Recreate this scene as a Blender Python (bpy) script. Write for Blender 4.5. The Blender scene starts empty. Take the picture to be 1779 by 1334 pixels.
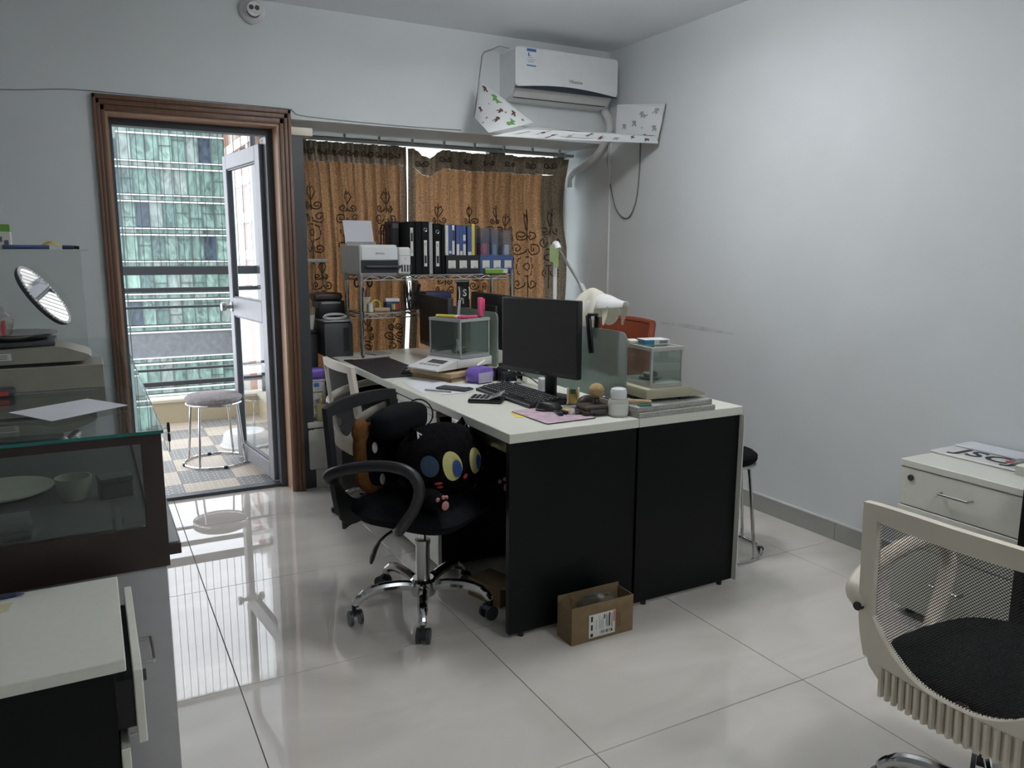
import bpy, bmesh, math, random
from mathutils import Matrix, Vector, Euler

random.seed(7)
scene = bpy.context.scene
COL = scene.collection
PI = math.pi

# ------------------------------------------------------------------ camera
CAM_F = 1358.4          # focal length in pixels of the 1779 x 1334 frame
TILT, YAW, ROLL = 0.1690, 0.4950, 0.0038
cam_data = bpy.data.cameras.new('camera')
cam_data.sensor_fit = 'HORIZONTAL'
cam_data.sensor_width = 36.0
cam_data.lens = CAM_F * 36.0 / 1779.0
cam_data.clip_start = 0.02
cam_data.clip_end = 500
cam = bpy.data.objects.new('camera', cam_data)
COL.objects.link(cam)
_fw = Vector((math.sin(YAW) * math.cos(TILT), math.cos(YAW) * math.cos(TILT), -math.sin(TILT)))
_r = Vector((math.cos(YAW), -math.sin(YAW), 0))
_u = _r.cross(_fw)
_r2 = _r * math.cos(ROLL) + _u * math.sin(ROLL)
_u2 = -_r * math.sin(ROLL) + _u * math.cos(ROLL)
_m = Matrix((_r2, _u2, -_fw)).transposed().to_4x4()
_m.translation = (0, 0, 1.3546)
cam.matrix_world = _m
scene.camera = cam

# ------------------------------------------------------------------ sky, exposure
world = bpy.data.worlds.new('overcast_sky')
scene.world = world
world.use_nodes = True
_n = world.node_tree.nodes
_l = world.node_tree.links
_n.clear()
_out = _n.new('ShaderNodeOutputWorld')
_bg = _n.new('ShaderNodeBackground')
_tc = _n.new('ShaderNodeTexCoord')
_no = _n.new('ShaderNodeTexNoise')
_no.inputs['Scale'].default_value = 2.2
_no.inputs['Detail'].default_value = 4
_rp = _n.new('ShaderNodeValToRGB')
_rp.color_ramp.elements[0].color = (0.80, 0.88, 1.0, 1)
_rp.color_ramp.elements[1].color = (1.0, 0.99, 0.99, 1)
_l.new(_tc.outputs['Generated'], _no.inputs['Vector'])
_l.new(_no.outputs['Fac'], _rp.inputs['Fac'])
_l.new(_rp.outputs['Color'], _bg.inputs['Color'])
SKY = 3.4
_bg.inputs['Strength'].default_value = SKY
_l.new(_bg.outputs['Background'], _out.inputs['Surface'])

scene.view_settings.view_transform = 'Standard'
scene.view_settings.look = 'None'
scene.view_settings.gamma = 1
scene.view_settings.exposure = 0.0
scene.view_settings.use_curve_mapping = False
LAMP_W = 35.0           # power of each ceiling lamp of the room
LAMP_COL = (0.985, 0.99, 1.0)

# ------------------------------------------------------------------ helpers
def s2l(c):
    return tuple((x / 12.92 if x <= 0.04045 else ((x + 0.055) / 1.055) ** 2.4) for x in c)

def hexc(h):
    h = h.lstrip('#')
    return s2l(tuple(int(h[i:i + 2], 16) / 255 for i in (0, 2, 4)))

_frames = {}
def M(name, col, rough=0.5, metal=0.0, var=0.07, scale=18, bump=0.0, bscale=120, spec=0.5, coat=0.0, alpha=None):
    if isinstance(col, str):
        col = hexc(col)
    m = bpy.data.materials.new(name)
    m.use_nodes = True
    nt = m.node_tree
    b = nt.nodes['Principled BSDF']
    b.inputs['Roughness'].default_value = rough
    b.inputs['Metallic'].default_value = metal
    b.inputs['Specular IOR Level'].default_value = spec
    b.inputs['Coat Weight'].default_value = coat
    tc = nt.nodes.new('ShaderNodeTexCoord')
    if var > 0:
        nz = nt.nodes.new('ShaderNodeTexNoise')
        nz.inputs['Scale'].default_value = scale
        nz.inputs['Detail'].default_value = 4
        rp = nt.nodes.new('ShaderNodeValToRGB')
        rp.color_ramp.elements[0].position = 0.3
        rp.color_ramp.elements[1].position = 0.7
        rp.color_ramp.elements[0].color = tuple(max(0, c * (1 - var)) for c in col) + (1,)
        rp.color_ramp.elements[1].color = tuple(min(1, c * (1 + var)) for c in col) + (1,)
        nt.links.new(tc.outputs['Object'], nz.inputs['Vector'])
        nt.links.new(nz.outputs['Fac'], rp.inputs['Fac'])
        nt.links.new(rp.outputs['Color'], b.inputs['Base Color'])
    else:
        b.inputs['Base Color'].default_value = tuple(col) + (1,)
    if bump > 0:
        n2 = nt.nodes.new('ShaderNodeTexNoise')
        n2.inputs['Scale'].default_value = bscale
        n2.inputs['Detail'].default_value = 3
        bp = nt.nodes.new('ShaderNodeBump')
        bp.inputs['Strength'].default_value = bump
        bp.inputs['Distance'].default_value = 0.01
        nt.links.new(tc.outputs['Object'], n2.inputs['Vector'])
        nt.links.new(n2.outputs['Fac'], bp.inputs['Height'])
        nt.links.new(bp.outputs['Normal'], b.inputs['Normal'])
    return m

def glass(name, tint=(0.9, 0.95, 0.93), ior=1.5, rough=0.0, haze=0.0, hazecol=(0.6, 0.62, 0.6)):
    """thin pane: clear transmission, Fresnel reflection, optional milky haze"""
    m = bpy.data.materials.new(name)
    m.use_nodes = True
    nt = m.node_tree
    nt.nodes.remove(nt.nodes['Principled BSDF'])
    out = nt.nodes['Material Output']
    tr = nt.nodes.new('ShaderNodeBsdfTransparent')
    tr.inputs['Color'].default_value = tuple(tint) + (1,)
    gl = nt.nodes.new('ShaderNodeBsdfGlossy')
    gl.inputs['Roughness'].default_value = rough
    gl.inputs['Color'].default_value = (0.95, 0.97, 0.97, 1)
    # Schlick reflectance of a thin pane, the same from both sides
    geo = nt.nodes.new('ShaderNodeNewGeometry')
    dt = nt.nodes.new('ShaderNodeVectorMath'); dt.operation = 'DOT_PRODUCT'
    nt.links.new(geo.outputs['Normal'], dt.inputs[0])
    nt.links.new(geo.outputs['Incoming'], dt.inputs[1])
    prev = dt.outputs['Value']
    f0 = ((ior - 1) / (ior + 1)) ** 2
    for op, val in (('ABSOLUTE', None), ('SUBTRACT', 1.0), ('POWER', 5.0), ('MULTIPLY', 1 - f0), ('ADD', f0)):
        nd = nt.nodes.new('ShaderNodeMath'); nd.operation = op
        if op == 'SUBTRACT':
            nd.inputs[0].default_value = val
            nt.links.new(prev, nd.inputs[1])
        else:
            nt.links.new(prev, nd.inputs[0])
            if val is not None: nd.inputs[1].default_value = val
        nd.use_clamp = True
        prev = nd.outputs[0]
    mx = nt.nodes.new('ShaderNodeMixShader')
    nt.links.new(prev, mx.inputs['Fac'])
    src = tr.outputs['BSDF']
    if haze > 0:
        df = nt.nodes.new('ShaderNodeBsdfDiffuse')
        df.inputs['Color'].default_value = tuple(hazecol) + (1,)
        tl = nt.nodes.new('ShaderNodeBsdfTranslucent')
        tl.inputs['Color'].default_value = tuple(hazecol) + (1,)
        ad = nt.nodes.new('ShaderNodeMixShader')
        ad.inputs['Fac'].default_value = 0.5
        nt.links.new(df.outputs['BSDF'], ad.inputs[1])
        nt.links.new(tl.outputs['BSDF'], ad.inputs[2])
        nz = nt.nodes.new('ShaderNodeTexNoise')
        nz.inputs['Scale'].default_value = 6
        tc = nt.nodes.new('ShaderNodeTexCoord')
        mr = nt.nodes.new('ShaderNodeMapRange')
        mr.inputs['To Min'].default_value = haze * 0.8
        mr.inputs['To Max'].default_value = min(1, haze * 1.2)
        nt.links.new(tc.outputs['Object'], nz.inputs['Vector'])
        nt.links.new(nz.outputs['Fac'], mr.inputs['Value'])
        hz = nt.nodes.new('ShaderNodeMixShader')
        nt.links.new(mr.outputs['Result'], hz.inputs['Fac'])
        nt.links.new(tr.outputs['BSDF'], hz.inputs[1])
        nt.links.new(ad.outputs['Shader'], hz.inputs[2])
        src = hz.outputs['Shader']
    nt.links.new(src, mx.inputs[1])
    nt.links.new(gl.outputs['BSDF'], mx.inputs[2])
    nt.links.new(mx.outputs['Shader'], out.inputs['Surface'])
    return m

class MB:
    """collects shapes into one mesh"""
    def __init__(self):
        self.v = []
        self.f = []
    def add(self, vs, fs, X=None):
        o = len(self.v)
        if X is None:
            self.v += [tuple(p) for p in vs]
        else:
            self.v += [tuple(X @ Vector(p)) for p in vs]
        self.f += [tuple(i + o for i in f) for f in fs]
        return self
    def box(self, x0, x1, y0, y1, z0, z1, X=None):
        vs = [(x0, y0, z0), (x1, y0, z0), (x1, y1, z0), (x0, y1, z0), (x0, y0, z1), (x1, y0, z1), (x1, y1, z1), (x0, y1, z1)]
        fs = [(0, 3, 2, 1), (4, 5, 6, 7), (0, 1, 5, 4), (1, 2, 6, 5), (2, 3, 7, 6), (3, 0, 4, 7)]
        return self.add(vs, fs, X)
    def rbox(self, x0, x1, y0, y1, z0, z1, r=0.005, seg=2, X=None):
        bm = bmesh.new()
        bmesh.ops.create_cube(bm, size=1)
        for v in bm.verts:
            v.co = Vector(((x0 + x1) / 2 + v.co.x * (x1 - x0), (y0 + y1) / 2 + v.co.y * (y1 - y0), (z0 + z1) / 2 + v.co.z * (z1 - z0)))
        r = min(r, abs(x1 - x0) * .49, abs(y1 - y0) * .49, abs(z1 - z0) * .49)
        bmesh.ops.bevel(bm, geom=list(bm.edges), offset=r, segments=seg, profile=0.5, affect='EDGES')
        bm.verts.index_update()
        vs = [v.co.copy() for v in bm.verts]
        fs = [tuple(v.index for v in f.verts) for f in bm.faces]
        bm.free()
        return self.add(vs, fs, X)
    def cyl(self, p0, p1, r0, r1=None, n=16, X=None, caps=True):
        if r1 is None:
            r1 = r0
        p0 = Vector(p0); p1 = Vector(p1)
        d = (p1 - p0).normalized()
        a = d.orthogonal().normalized(); b = d.cross(a)
        vs = []
        for p, r in ((p0, r0), (p1, r1)):
            for i in range(n):
                t = 2 * PI * i / n
                vs.append(p + a * (r * math.cos(t)) + b * (r * math.sin(t)))
        fs = [(i, (i + 1) % n, n + (i + 1) % n, n + i) for i in range(n)]
        if caps:
            fs += [tuple(reversed(range(n))), tuple(range(n, 2 * n))]
        return self.add(vs, fs, X)
    def tube(self, pts, r, n=8, closed=False, up=None, flat=1.0, X=None):
        """sweep; flat scales the section along 'up' """
        pts = [Vector(p) for p in pts]
        k = len(pts)
        vs = []; fs = []
        prev = None
        for i, p in enumerate(pts):
            if closed:
                d = pts[(i + 1) % k] - pts[i - 1]
            else:
                d = pts[min(i + 1, k - 1)] - pts[max(i - 1, 0)]
            d = d.normalized() if d.length > 1e-9 else Vector((0, 0, 1))
            if up is not None:
                b = Vector(up) - d * d.dot(Vector(up))
                b = b.normalized() if b.length > 1e-6 else d.orthogonal().normalized()
            elif prev is None:
                b = d.orthogonal().normalized()
            else:
                b = prev - d * d.dot(prev)
                b = b.normalized() if b.length > 1e-6 else d.orthogonal().normalized()
            prev = b
            a = d.cross(b)
            rr = r[i] if isinstance(r, (list, tuple)) else r
            for j in range(n):
                t = 2 * PI * j / n
                vs.append(p + a * (rr * math.cos(t)) + b * (rr * flat * math.sin(t)))
        rng = k if closed else k - 1
        for i in range(rng):
            i2 = (i + 1) % k
            for j in range(n):
                j2 = (j + 1) % n
                fs.append((i * n + j, i * n + j2, i2 * n + j2, i2 * n + j))
        if not closed:
            fs += [tuple(reversed(range(n))), tuple(range((k - 1) * n, k * n))]
        return self.add(vs, fs, X)
    def lathe(self, prof, n=24, X=None):
        vs = []; fs = []
        k = len(prof)
        for r, z in prof:
            for j in range(n):
                t = 2 * PI * j / n
                vs.append((max(r, 1e-5) * math.cos(t), max(r, 1e-5) * math.sin(t), z))
        for i in range(k - 1):
            for j in range(n):
                j2 = (j + 1) % n
                fs.append((i * n + j, i * n + j2, (i + 1) * n + j2, (i + 1) * n + j))
        fs += [tuple(reversed(range(n))), tuple(range((k - 1) * n, k * n))]
        return self.add(vs, fs, X)
    def ell(self, c, rad, nu=20, nv=12, X=None, pw=1.0):
        vs = []; fs = []
        def sp(x):
            return math.copysign(abs(x) ** pw, x)
        for i in range(nv + 1):
            ph = -PI / 2 + PI * i / nv
            for j in range(nu):
                t = 2 * PI * j / nu
                vs.append((c[0] + rad[0] * sp(math.cos(ph)) * sp(math.cos(t)), c[1] + rad[1] * sp(math.cos(ph)) * sp(math.sin(t)), c[2] + rad[2] * sp(math.sin(ph))))
        for i in range(nv):
            for j in range(nu):
                j2 = (j + 1) % nu
                fs.append((i * nu + j, i * nu + j2, (i + 1) * nu + j2, (i + 1) * nu + j))
        return self.add(vs, fs, X)
    def prism(self, poly, z0, z1, X=None):
        n = len(poly)
        vs = [(p[0], p[1], z0) for p in poly] + [(p[0], p[1], z1) for p in poly]
        fs = [tuple(reversed(range(n))), tuple(range(n, 2 * n))]
        fs += [(i, (i + 1) % n, n + (i + 1) % n, n + i) for i in range(n)]
        return self.add(vs, fs, X)
    def sheet(self, fn, nu, nv, off=None, X=None):
        """grid surface fn(u,v), u,v in 0..1; off = thickness vector (or function)"""
        vs = [Vector(fn(i / nu, j / nv)) for j in range(nv + 1) for i in range(nu + 1)]
        w = nu + 1
        fs = [(j * w + i, j * w + i + 1, (j + 1) * w + i + 1, (j + 1) * w + i) for j in range(nv) for i in range(nu)]
        if off is not None:
            N = len(vs)
            o = Vector(off)
            vs2 = [p + o for p in vs]
            fs2 = [tuple(N + k for k in reversed(f)) for f in fs]
            edge = [i for i in range(w)] + [j * w + nu for j in range(1, nv + 1)] + [nv * w + i for i in range(nu - 1, -1, -1)] + [j * w for j in range(nv - 1, 0, -1)]
            fe = [(edge[k], N + edge[k], N + edge[(k + 1) % len(edge)], edge[(k + 1) % len(edge)]) for k in range(len(edge))]
            vs = vs + vs2
            fs = fs + fs2 + fe
        return self.add(vs, fs, X)
    def mesh(self, name, smooth=35):
        me = bpy.data.meshes.new(name)
        me.from_pydata(self.v, [], self.f)
        me.validate()
        bm = bmesh.new(); bm.from_mesh(me)
        bmesh.ops.recalc_face_normals(bm, faces=bm.faces)
        bm.to_mesh(me); bm.free()
        if smooth:
            me.polygons.foreach_set('use_smooth', [True] * len(me.polygons))
            me.set_sharp_from_angle(angle=math.radians(smooth))
        me.update()
        return me
    def build(self, name, mat, parent=None, smooth=35, loc=None, rot=None):
        me = self.mesh(name, smooth)
        me.materials.append(mat)
        o = bpy.data.objects.new(name, me)
        COL.objects.link(o)
        if parent is not None:
            o.parent = parent
        if loc is not None:
            o.location = loc
        if rot is not None:
            o.rotation_euler = rot
        return o

def tag(o, label=None, cat=None, group=None, kind=None):
    if label: o['label'] = label
    if cat: o['category'] = cat
    if group: o['group'] = group
    if kind: o['kind'] = kind
    return o

def thing(name, label, cat, loc=(0, 0, 0), rz=0.0, group=None, kind=None, rot=None):
    o = bpy.data.objects.new(name, None)
    o.empty_display_size = 0.05
    COL.objects.link(o)
    o.location = loc
    o.rotation_euler = rot if rot is not None else (0, 0, rz)
    return tag(o, label, cat, group, kind)

def inst(src, parent, loc=None, rot=None, mat=None):
    c = src.copy()
    COL.objects.link(c)
    c.parent = parent
    if loc is not None: c.location = loc
    if rot is not None: c.rotation_euler = rot
    return c

def copy_tree(o, parent=None):
    c = o.copy()
    COL.objects.link(c)
    c.parent = parent
    for ch in list(o.children):
        copy_tree(ch, c)
    return c

def text(body, size, mat, parent, loc, rot, name='lettering', bold=0.0, sx=1.0, ext=0.0004):
    cu = bpy.data.curves.new(name, 'FONT')
    cu.body = body
    cu.size = size
    cu.extrude = ext
    cu.offset = bold
    cu.align_x = 'CENTER'
    cu.align_y = 'CENTER'
    cu.resolution_u = 3
    tmp = bpy.data.objects.new(name, cu)
    COL.objects.link(tmp)
    dg = bpy.context.evaluated_depsgraph_get()
    me = bpy.data.meshes.new_from_object(tmp.evaluated_get(dg))
    bpy.data.objects.remove(tmp)
    me.materials.clear()
    me.materials.append(mat)
    o = bpy.data.objects.new(name, me)
    COL.objects.link(o)
    o.parent = parent
    o.location = loc
    o.rotation_euler = rot
    o.scale = (sx, 1, 1)
    return o

def T(x=0, y=0, z=0):
    return Matrix.Translation((x, y, z))
def R(a, ax='Z'):
    return Matrix.Rotation(a, 4, ax)

def arc(cx, cy, r, a0, a1, n):
    return [(cx + r * math.cos(a0 + (a1 - a0) * i / n), cy + r * math.sin(a0 + (a1 - a0) * i / n)) for i in range(n + 1)]

def rrect(x0, x1, y0, y1, r, n=4):
    p = []
    p += arc(x1 - r, y1 - r, r, 0, PI / 2, n)
    p += arc(x0 + r, y1 - r, r, PI / 2, PI, n)
    p += arc(x0 + r, y0 + r, r, PI, 1.5 * PI, n)
    p += arc(x1 - r, y0 + r, r, 1.5 * PI, 2 * PI, n)
    return p

def smooth_path(pts, k=6):
    """Catmull-Rom through pts"""
    pts = [Vector(p) for p in pts]
    out = []
    for i in range(len(pts) - 1):
        p0 = pts[max(i - 1, 0)]; p1 = pts[i]; p2 = pts[i + 1]; p3 = pts[min(i + 2, len(pts) - 1)]
        for j in range(k):
            t = j / k
            out.append(0.5 * ((2 * p1) + (p2 - p0) * t + (2 * p0 - 5 * p1 + 4 * p2 - p3) * t * t + (-p0 + 3 * p1 - 3 * p2 + p3) * t ** 3))
    out.append(pts[-1])
    return out

# ------------------------------------------------------------------ materials
m_wall = M('wall_paint', (0.70, 0.735, 0.745), 0.75, var=0.03, scale=2.5, bump=0.04, bscale=60)
m_ceil = M('ceiling_paint', (0.82, 0.845, 0.88), 0.8, var=0.02, scale=2)
m_grout = M('tile_grout', (0.16, 0.155, 0.15), 0.8)
m_skirt = M('skirting_tile', (0.36, 0.37, 0.34), 0.35, var=0.05, scale=8)
m_skirt_top = M('skirting_cap', (0.7, 0.72, 0.72), 0.6)
m_desk = M('desk_laminate', (0.74, 0.75, 0.67), 0.38, var=0.02, scale=60)
m_panel = M('black_laminate', (0.0032, 0.0042, 0.0046), 0.45, var=0.12, scale=5, spec=0.2)
m_black = M('black_plastic', (0.012, 0.013, 0.015), 0.42, var=0.1)
m_blackg = M('black_gloss', (0.008, 0.008, 0.009), 0.15, var=0.05)
m_fab = M('black_fabric', (0.008, 0.009, 0.011), 0.95, var=0.25, scale=60, bump=0.3, bscale=400, spec=0.1)
m_plush = M('black_plush', (0.007, 0.007, 0.008), 1.0, var=0.4, scale=40, bump=0.8, bscale=160, spec=0.05)
m_brownplush = M('brown_plush', (0.13, 0.06, 0.018), 0.95, var=0.2, scale=30, bump=0.5, bscale=200, spec=0.1)
m_cream = M('cream_plastic', (0.78, 0.72, 0.61), 0.42, var=0.04, scale=6)
m_chrome = M('chrome', (0.62, 0.62, 0.62), 0.12, metal=1.0, var=0.04)
m_steel = M('brushed_steel', (0.45, 0.45, 0.44), 0.3, metal=1.0, var=0.05)
m_white = M('white_plastic', (0.70, 0.71, 0.70), 0.4, var=0.03)
m_white2 = M('white_gloss', (0.74, 0.76, 0.77), 0.25, var=0.02)
m_grayp = M('grey_plastic', (0.33, 0.34, 0.34), 0.45, var=0.04)
m_dgray = M('dark_grey_metal', (0.045, 0.05, 0.055), 0.45, var=0.06)
m_alu = M('dark_aluminium', (0.075, 0.085, 0.10), 0.38, metal=0.3, var=0.05)
m_alu_l = M('grey_aluminium', (0.24, 0.24, 0.26), 0.4, metal=0.3, var=0.05)
m_paper = M('white_paper', (0.72, 0.74, 0.79), 0.8, var=0.02)
m_label = M('label_paper', (0.68, 0.68, 0.64), 0.7, var=0.03)
m_ink = M('print_ink', (0.02, 0.02, 0.025), 0.6, var=0)
m_redink = M('red_ink', (0.55, 0.06, 0.05), 0.6, var=0)
m_blueink = M('blue_ink', (0.05, 0.17, 0.42), 0.6, var=0)
m_graylet = M('grey_ink', (0.12, 0.12, 0.13), 0.5, var=0)
m_card = M('cardboard', (0.21, 0.145, 0.075), 0.85, var=0.08, scale=25)
m_cardin = M('cardboard_inside', (0.15, 0.095, 0.045), 0.9, var=0.1, scale=25)
m_cling = glass('cling_film', (0.85, 0.85, 0.82), 1.5, 0.1, haze=0.12)
m_orange = M('orange_upholstery', (0.27, 0.06, 0.025), 0.6, var=0.08, scale=40)
m_teal = M('teal_print', (0.02, 0.17, 0.26), 0.5, var=0.05)
m_blue = M('blue_plastic', (0.055, 0.09, 0.235), 0.4, var=0.06)
m_navy = M('navy_plastic', (0.02, 0.03, 0.10), 0.4, var=0.06)
m_yel = M('yellow_paper', (0.75, 0.66, 0.16), 0.7, var=0.05)
m_yelplas = M('yellow_plastic', (0.62, 0.52, 0.10), 0.4, var=0.05)
m_pink = M('pink_plastic', (0.62, 0.06, 0.17), 0.35, var=0.05)
m_green = M('green_print', (0.16, 0.36, 0.05), 0.5, var=0.1)
m_purple = M('purple_film', (0.20, 0.12, 0.52), 0.35, var=0.15, scale=12)
m_lilac = M('lilac_wrap', (0.50, 0.47, 0.62), 0.4, var=0.05)
m_wood = M('pale_wood', (0.42, 0.31, 0.18), 0.55, var=0.12, scale=14)
m_woodd = M('board_wood', (0.30, 0.20, 0.11), 0.55, var=0.12, scale=14)
m_brownleather = M('dark_brown_leather', (0.045, 0.03, 0.022), 0.5, var=0.15, scale=20, bump=0.1)
m_bristle = M('blond_bristle', (0.42, 0.30, 0.14), 0.9, var=0.2, scale=60, bump=0.5, bscale=300)
m_stone = M('grey_granite', (0.36, 0.36, 0.33), 0.5, var=0.3, scale=160)
m_beige = M('beige_plastic', (0.44, 0.42, 0.30), 0.45, var=0.05)
m_beiged = M('aged_beige_plastic', (0.30, 0.29, 0.24), 0.45, var=0.05)
m_offscreen = M('black_screen', (0.006, 0.006, 0.007), 0.35, var=0.05, spec=0.2)
m_doorglass = glass('door_glass', (0.93, 0.95, 0.95), 1.38)
m_screen = M('dark_screen', (0.046, 0.044, 0.043), 0.30, var=0.05, spec=0.5)  # base colour lifted to grey, standing in for the room's reflection in the screen
m_lcd = M('lcd_grey', (0.10, 0.11, 0.10), 0.25, var=0.05)
m_mousepad = M('pink_mouse_mat', (0.50, 0.38, 0.44), 0.8, var=0.22, scale=26)
m_mat = M('black_desk_mat', (0.010, 0.010, 0.016), 0.55, var=0.1)
m_counterwood = M('dark_brown_wood', (0.030, 0.019, 0.016), 0.4, var=0.15, scale=10)
m_plinth = M('grey_laminate', (0.46, 0.46, 0.48), 0.5, var=0.03)
m_foam = M('white_foam', (0.62, 0.61, 0.57), 0.8, var=0.06, scale=8)
m_keycap = M('black_keycap', (0.016, 0.016, 0.018), 0.4, var=0.1)
m_seatfuzz = M('grey_plush_seat', (0.30, 0.27, 0.27), 0.95, var=0.2, scale=40, bump=0.6, bscale=150)
m_ext_beige = M('beige_render', (0.50, 0.42, 0.29), 0.85, var=0.05, scale=4)
m_coping = M('pale_coping', (0.60, 0.55, 0.45), 0.8, var=0.05, scale=4)
m_gold = M('brass', (0.6, 0.42, 0.14), 0.3, metal=0.9, var=0.05)
m_amber = M('amber_bottle', (0.55, 0.48, 0.25), 0.25, var=0.05)
m_glass = glass('clear_glass', (0.93, 0.96, 0.95))
m_acryl = glass('clear_acrylic', (0.94, 0.95, 0.94), 1.45, haze=0.05)
m_glasstop = glass('counter_glass', (0.92, 0.96, 0.95), 1.5)
m_glassedge = M('green_glass_edge', (0.02, 0.16, 0.14), 0.15, var=0.1)
m_caseglass = glass('balance_glass', (0.86, 0.90, 0.88), 1.5, haze=0.035, hazecol=(0.5, 0.53, 0.52))
m_frost = glass('frosted_screen_glass', (0.62, 0.70, 0.66), 1.45, rough=0.15, haze=0.55, hazecol=(0.42, 0.48, 0.45))
m_folder = glass('clear_folder', (0.86, 0.87, 0.90), 1.4, rough=0.1, haze=0.16, hazecol=(0.6, 0.62, 0.7))
m_eyey = M('yellow_felt', (0.62, 0.58, 0.24), 0.85, var=0.05)
m_eyeb = M('blue_felt', (0.03, 0.09, 0.30), 0.85, var=0.05)
m_eard = M('slate_felt', (0.03, 0.06, 0.11), 0.85, var=0.05)
m_pinkf = M('pink_felt', (0.42, 0.20, 0.20), 0.9, var=0.05)
m_whitef = M('white_felt', (0.6, 0.6, 0.58), 0.9, var=0.05)
m_redf = M('red_felt', (0.5, 0.05, 0.06), 0.9, var=0.05)

# polished floor tile: pale, faint clouding
def floor_tile_mat():
    m = M('polished_tile', (0.63, 0.615, 0.58), 0.014, var=0.0, spec=0.5)
    m.node_tree.nodes['Principled BSDF'].inputs['IOR'].default_value = 1.75
    nt = m.node_tree
    b = nt.nodes['Principled BSDF']
    tc = nt.nodes['Texture Coordinate']
    mp = nt.nodes.new('ShaderNodeMapping')
    mp.inputs['Rotation'].default_value = (0, 0, 0.5)
    mp.inputs['Scale'].default_value = (1, 2.2, 1)
    geo = nt.nodes.new('ShaderNodeNewGeometry')
    nz = nt.nodes.new('ShaderNodeTexNoise')
    nz.inputs['Scale'].default_value = 1.7
    nz.inputs['Detail'].default_value = 6
    nz.inputs['Distortion'].default_value = 1.2
    rp = nt.nodes.new('ShaderNodeValToRGB')
    rp.color_ramp.elements[0].position = 0.3
    rp.color_ramp.elements[1].position = 0.65
    rp.color_ramp.elements[0].color = (0.655, 0.62, 0.565, 1)
    rp.color_ramp.elements[1].color = (0.755, 0.72, 0.665, 1)
    nt.links.new(geo.outputs['Position'], mp.inputs['Vector'])
    nt.links.new(mp.outputs['Vector'], nz.inputs['Vector'])
    nt.links.new(nz.outputs['Fac'], rp.inputs['Fac'])
    nt.links.new(rp.outputs['Color'], b.inputs['Base Color'])
    return m
m_tile = floor_tile_mat()

def wood_frame_mat():
    m = M('stained_door_wood', (0.12, 0.06, 0.035), 0.45, var=0.0)
    nt = m.node_tree
    b = nt.nodes['Principled BSDF']
    tc = nt.nodes['Texture Coordinate']
    mp = nt.nodes.new('ShaderNodeMapping')
    mp.inputs['Scale'].default_value = (30, 30, 2)
    nz = nt.nodes.new('ShaderNodeTexNoise')
    nz.inputs['Scale'].default_value = 2
    nz.inputs['Detail'].default_value = 5
    rp = nt.nodes.new('ShaderNodeValToRGB')
    rp.color_ramp.elements[0].color = (0.085, 0.045, 0.028, 1)
    rp.color_ramp.elements[1].color = (0.20, 0.105, 0.06, 1)
    nt.links.new(tc.outputs['Object'], mp.inputs['Vector'])
    nt.links.new(mp.outputs['Vector'], nz.inputs['Vector'])
    nt.links.new(nz.outputs['Fac'], rp.inputs['Fac'])
    nt.links.new(rp.outputs['Color'], b.inputs['Base Color'])
    return m
m_doorwood = wood_frame_mat()

def curtain_mat(name, refl, trans, tfac):
    m = bpy.data.materials.new(name)
    m.use_nodes = True
    nt = m.node_tree
    nt.nodes.remove(nt.nodes['Principled BSDF'])
    out = nt.nodes['Material Output']
    tc = nt.nodes.new('ShaderNodeTexCoord')
    mp = nt.nodes.new('ShaderNodeMapping')
    mp.inputs['Scale'].default_value = (90, 90, 260)
    nz = nt.nodes.new('ShaderNodeTexNoise')
    nz.inputs['Scale'].default_value = 1.0
    nz.inputs['Detail'].default_value = 2
    rp = nt.nodes.new('ShaderNodeValToRGB')
    rp.color_ramp.elements[0].position = 0.35
    rp.color_ramp.elements[1].position = 0.68
    rp.color_ramp.elements[0].color = (0.55, 0.5, 0.45, 1)
    rp.color_ramp.elements[1].color = (1.25, 1.25, 1.2, 1)
    nt.links.new(tc.outputs['Object'], mp.inputs['Vector'])
    nt.links.new(mp.outputs['Vector'], nz.inputs['Vector'])
    nt.links.new(nz.outputs['Fac'], rp.inputs['Fac'])
    def mul(c):
        x = nt.nodes.new('ShaderNodeMix')
        x.data_type = 'RGBA'
        x.blend_type = 'MULTIPLY'
        x.inputs['Factor'].default_value = 1
        x.inputs['A'].default_value = tuple(c) + (1,)
        nt.links.new(rp.outputs['Color'], x.inputs['B'])
        return x.outputs['Result']
    df = nt.nodes.new('ShaderNodeBsdfDiffuse')
    nt.links.new(mul(refl), df.inputs['Color'])
    tl = nt.nodes.new('ShaderNodeBsdfTranslucent')
    nt.links.new(mul(trans), tl.inputs['Color'])
    mx = nt.nodes.new('ShaderNodeMixShader')
    mx.inputs['Fac'].default_value = tfac
    nt.links.new(df.outputs['BSDF'], mx.inputs[1])
    nt.links.new(tl.outputs['BSDF'], mx.inputs[2])
    nt.links.new(mx.outputs['Shader'], out.inputs['Surface'])
    return m
m_curtain = curtain_mat('gold_curtain', (0.34, 0.26, 0.18), (0.46, 0.245, 0.125), 0.5)
m_curthead = curtain_mat('curtain_header', (0.36, 0.31, 0.25), (0.10, 0.07, 0.05), 0.08)
m_curtedge = curtain_mat('curtain_lining', (0.36, 0.31, 0.25), (0.2, 0.15, 0.1), 0.12)
m_embroid = M('brown_embroidery', (0.055, 0.028, 0.016), 0.7, var=0.1)

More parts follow.
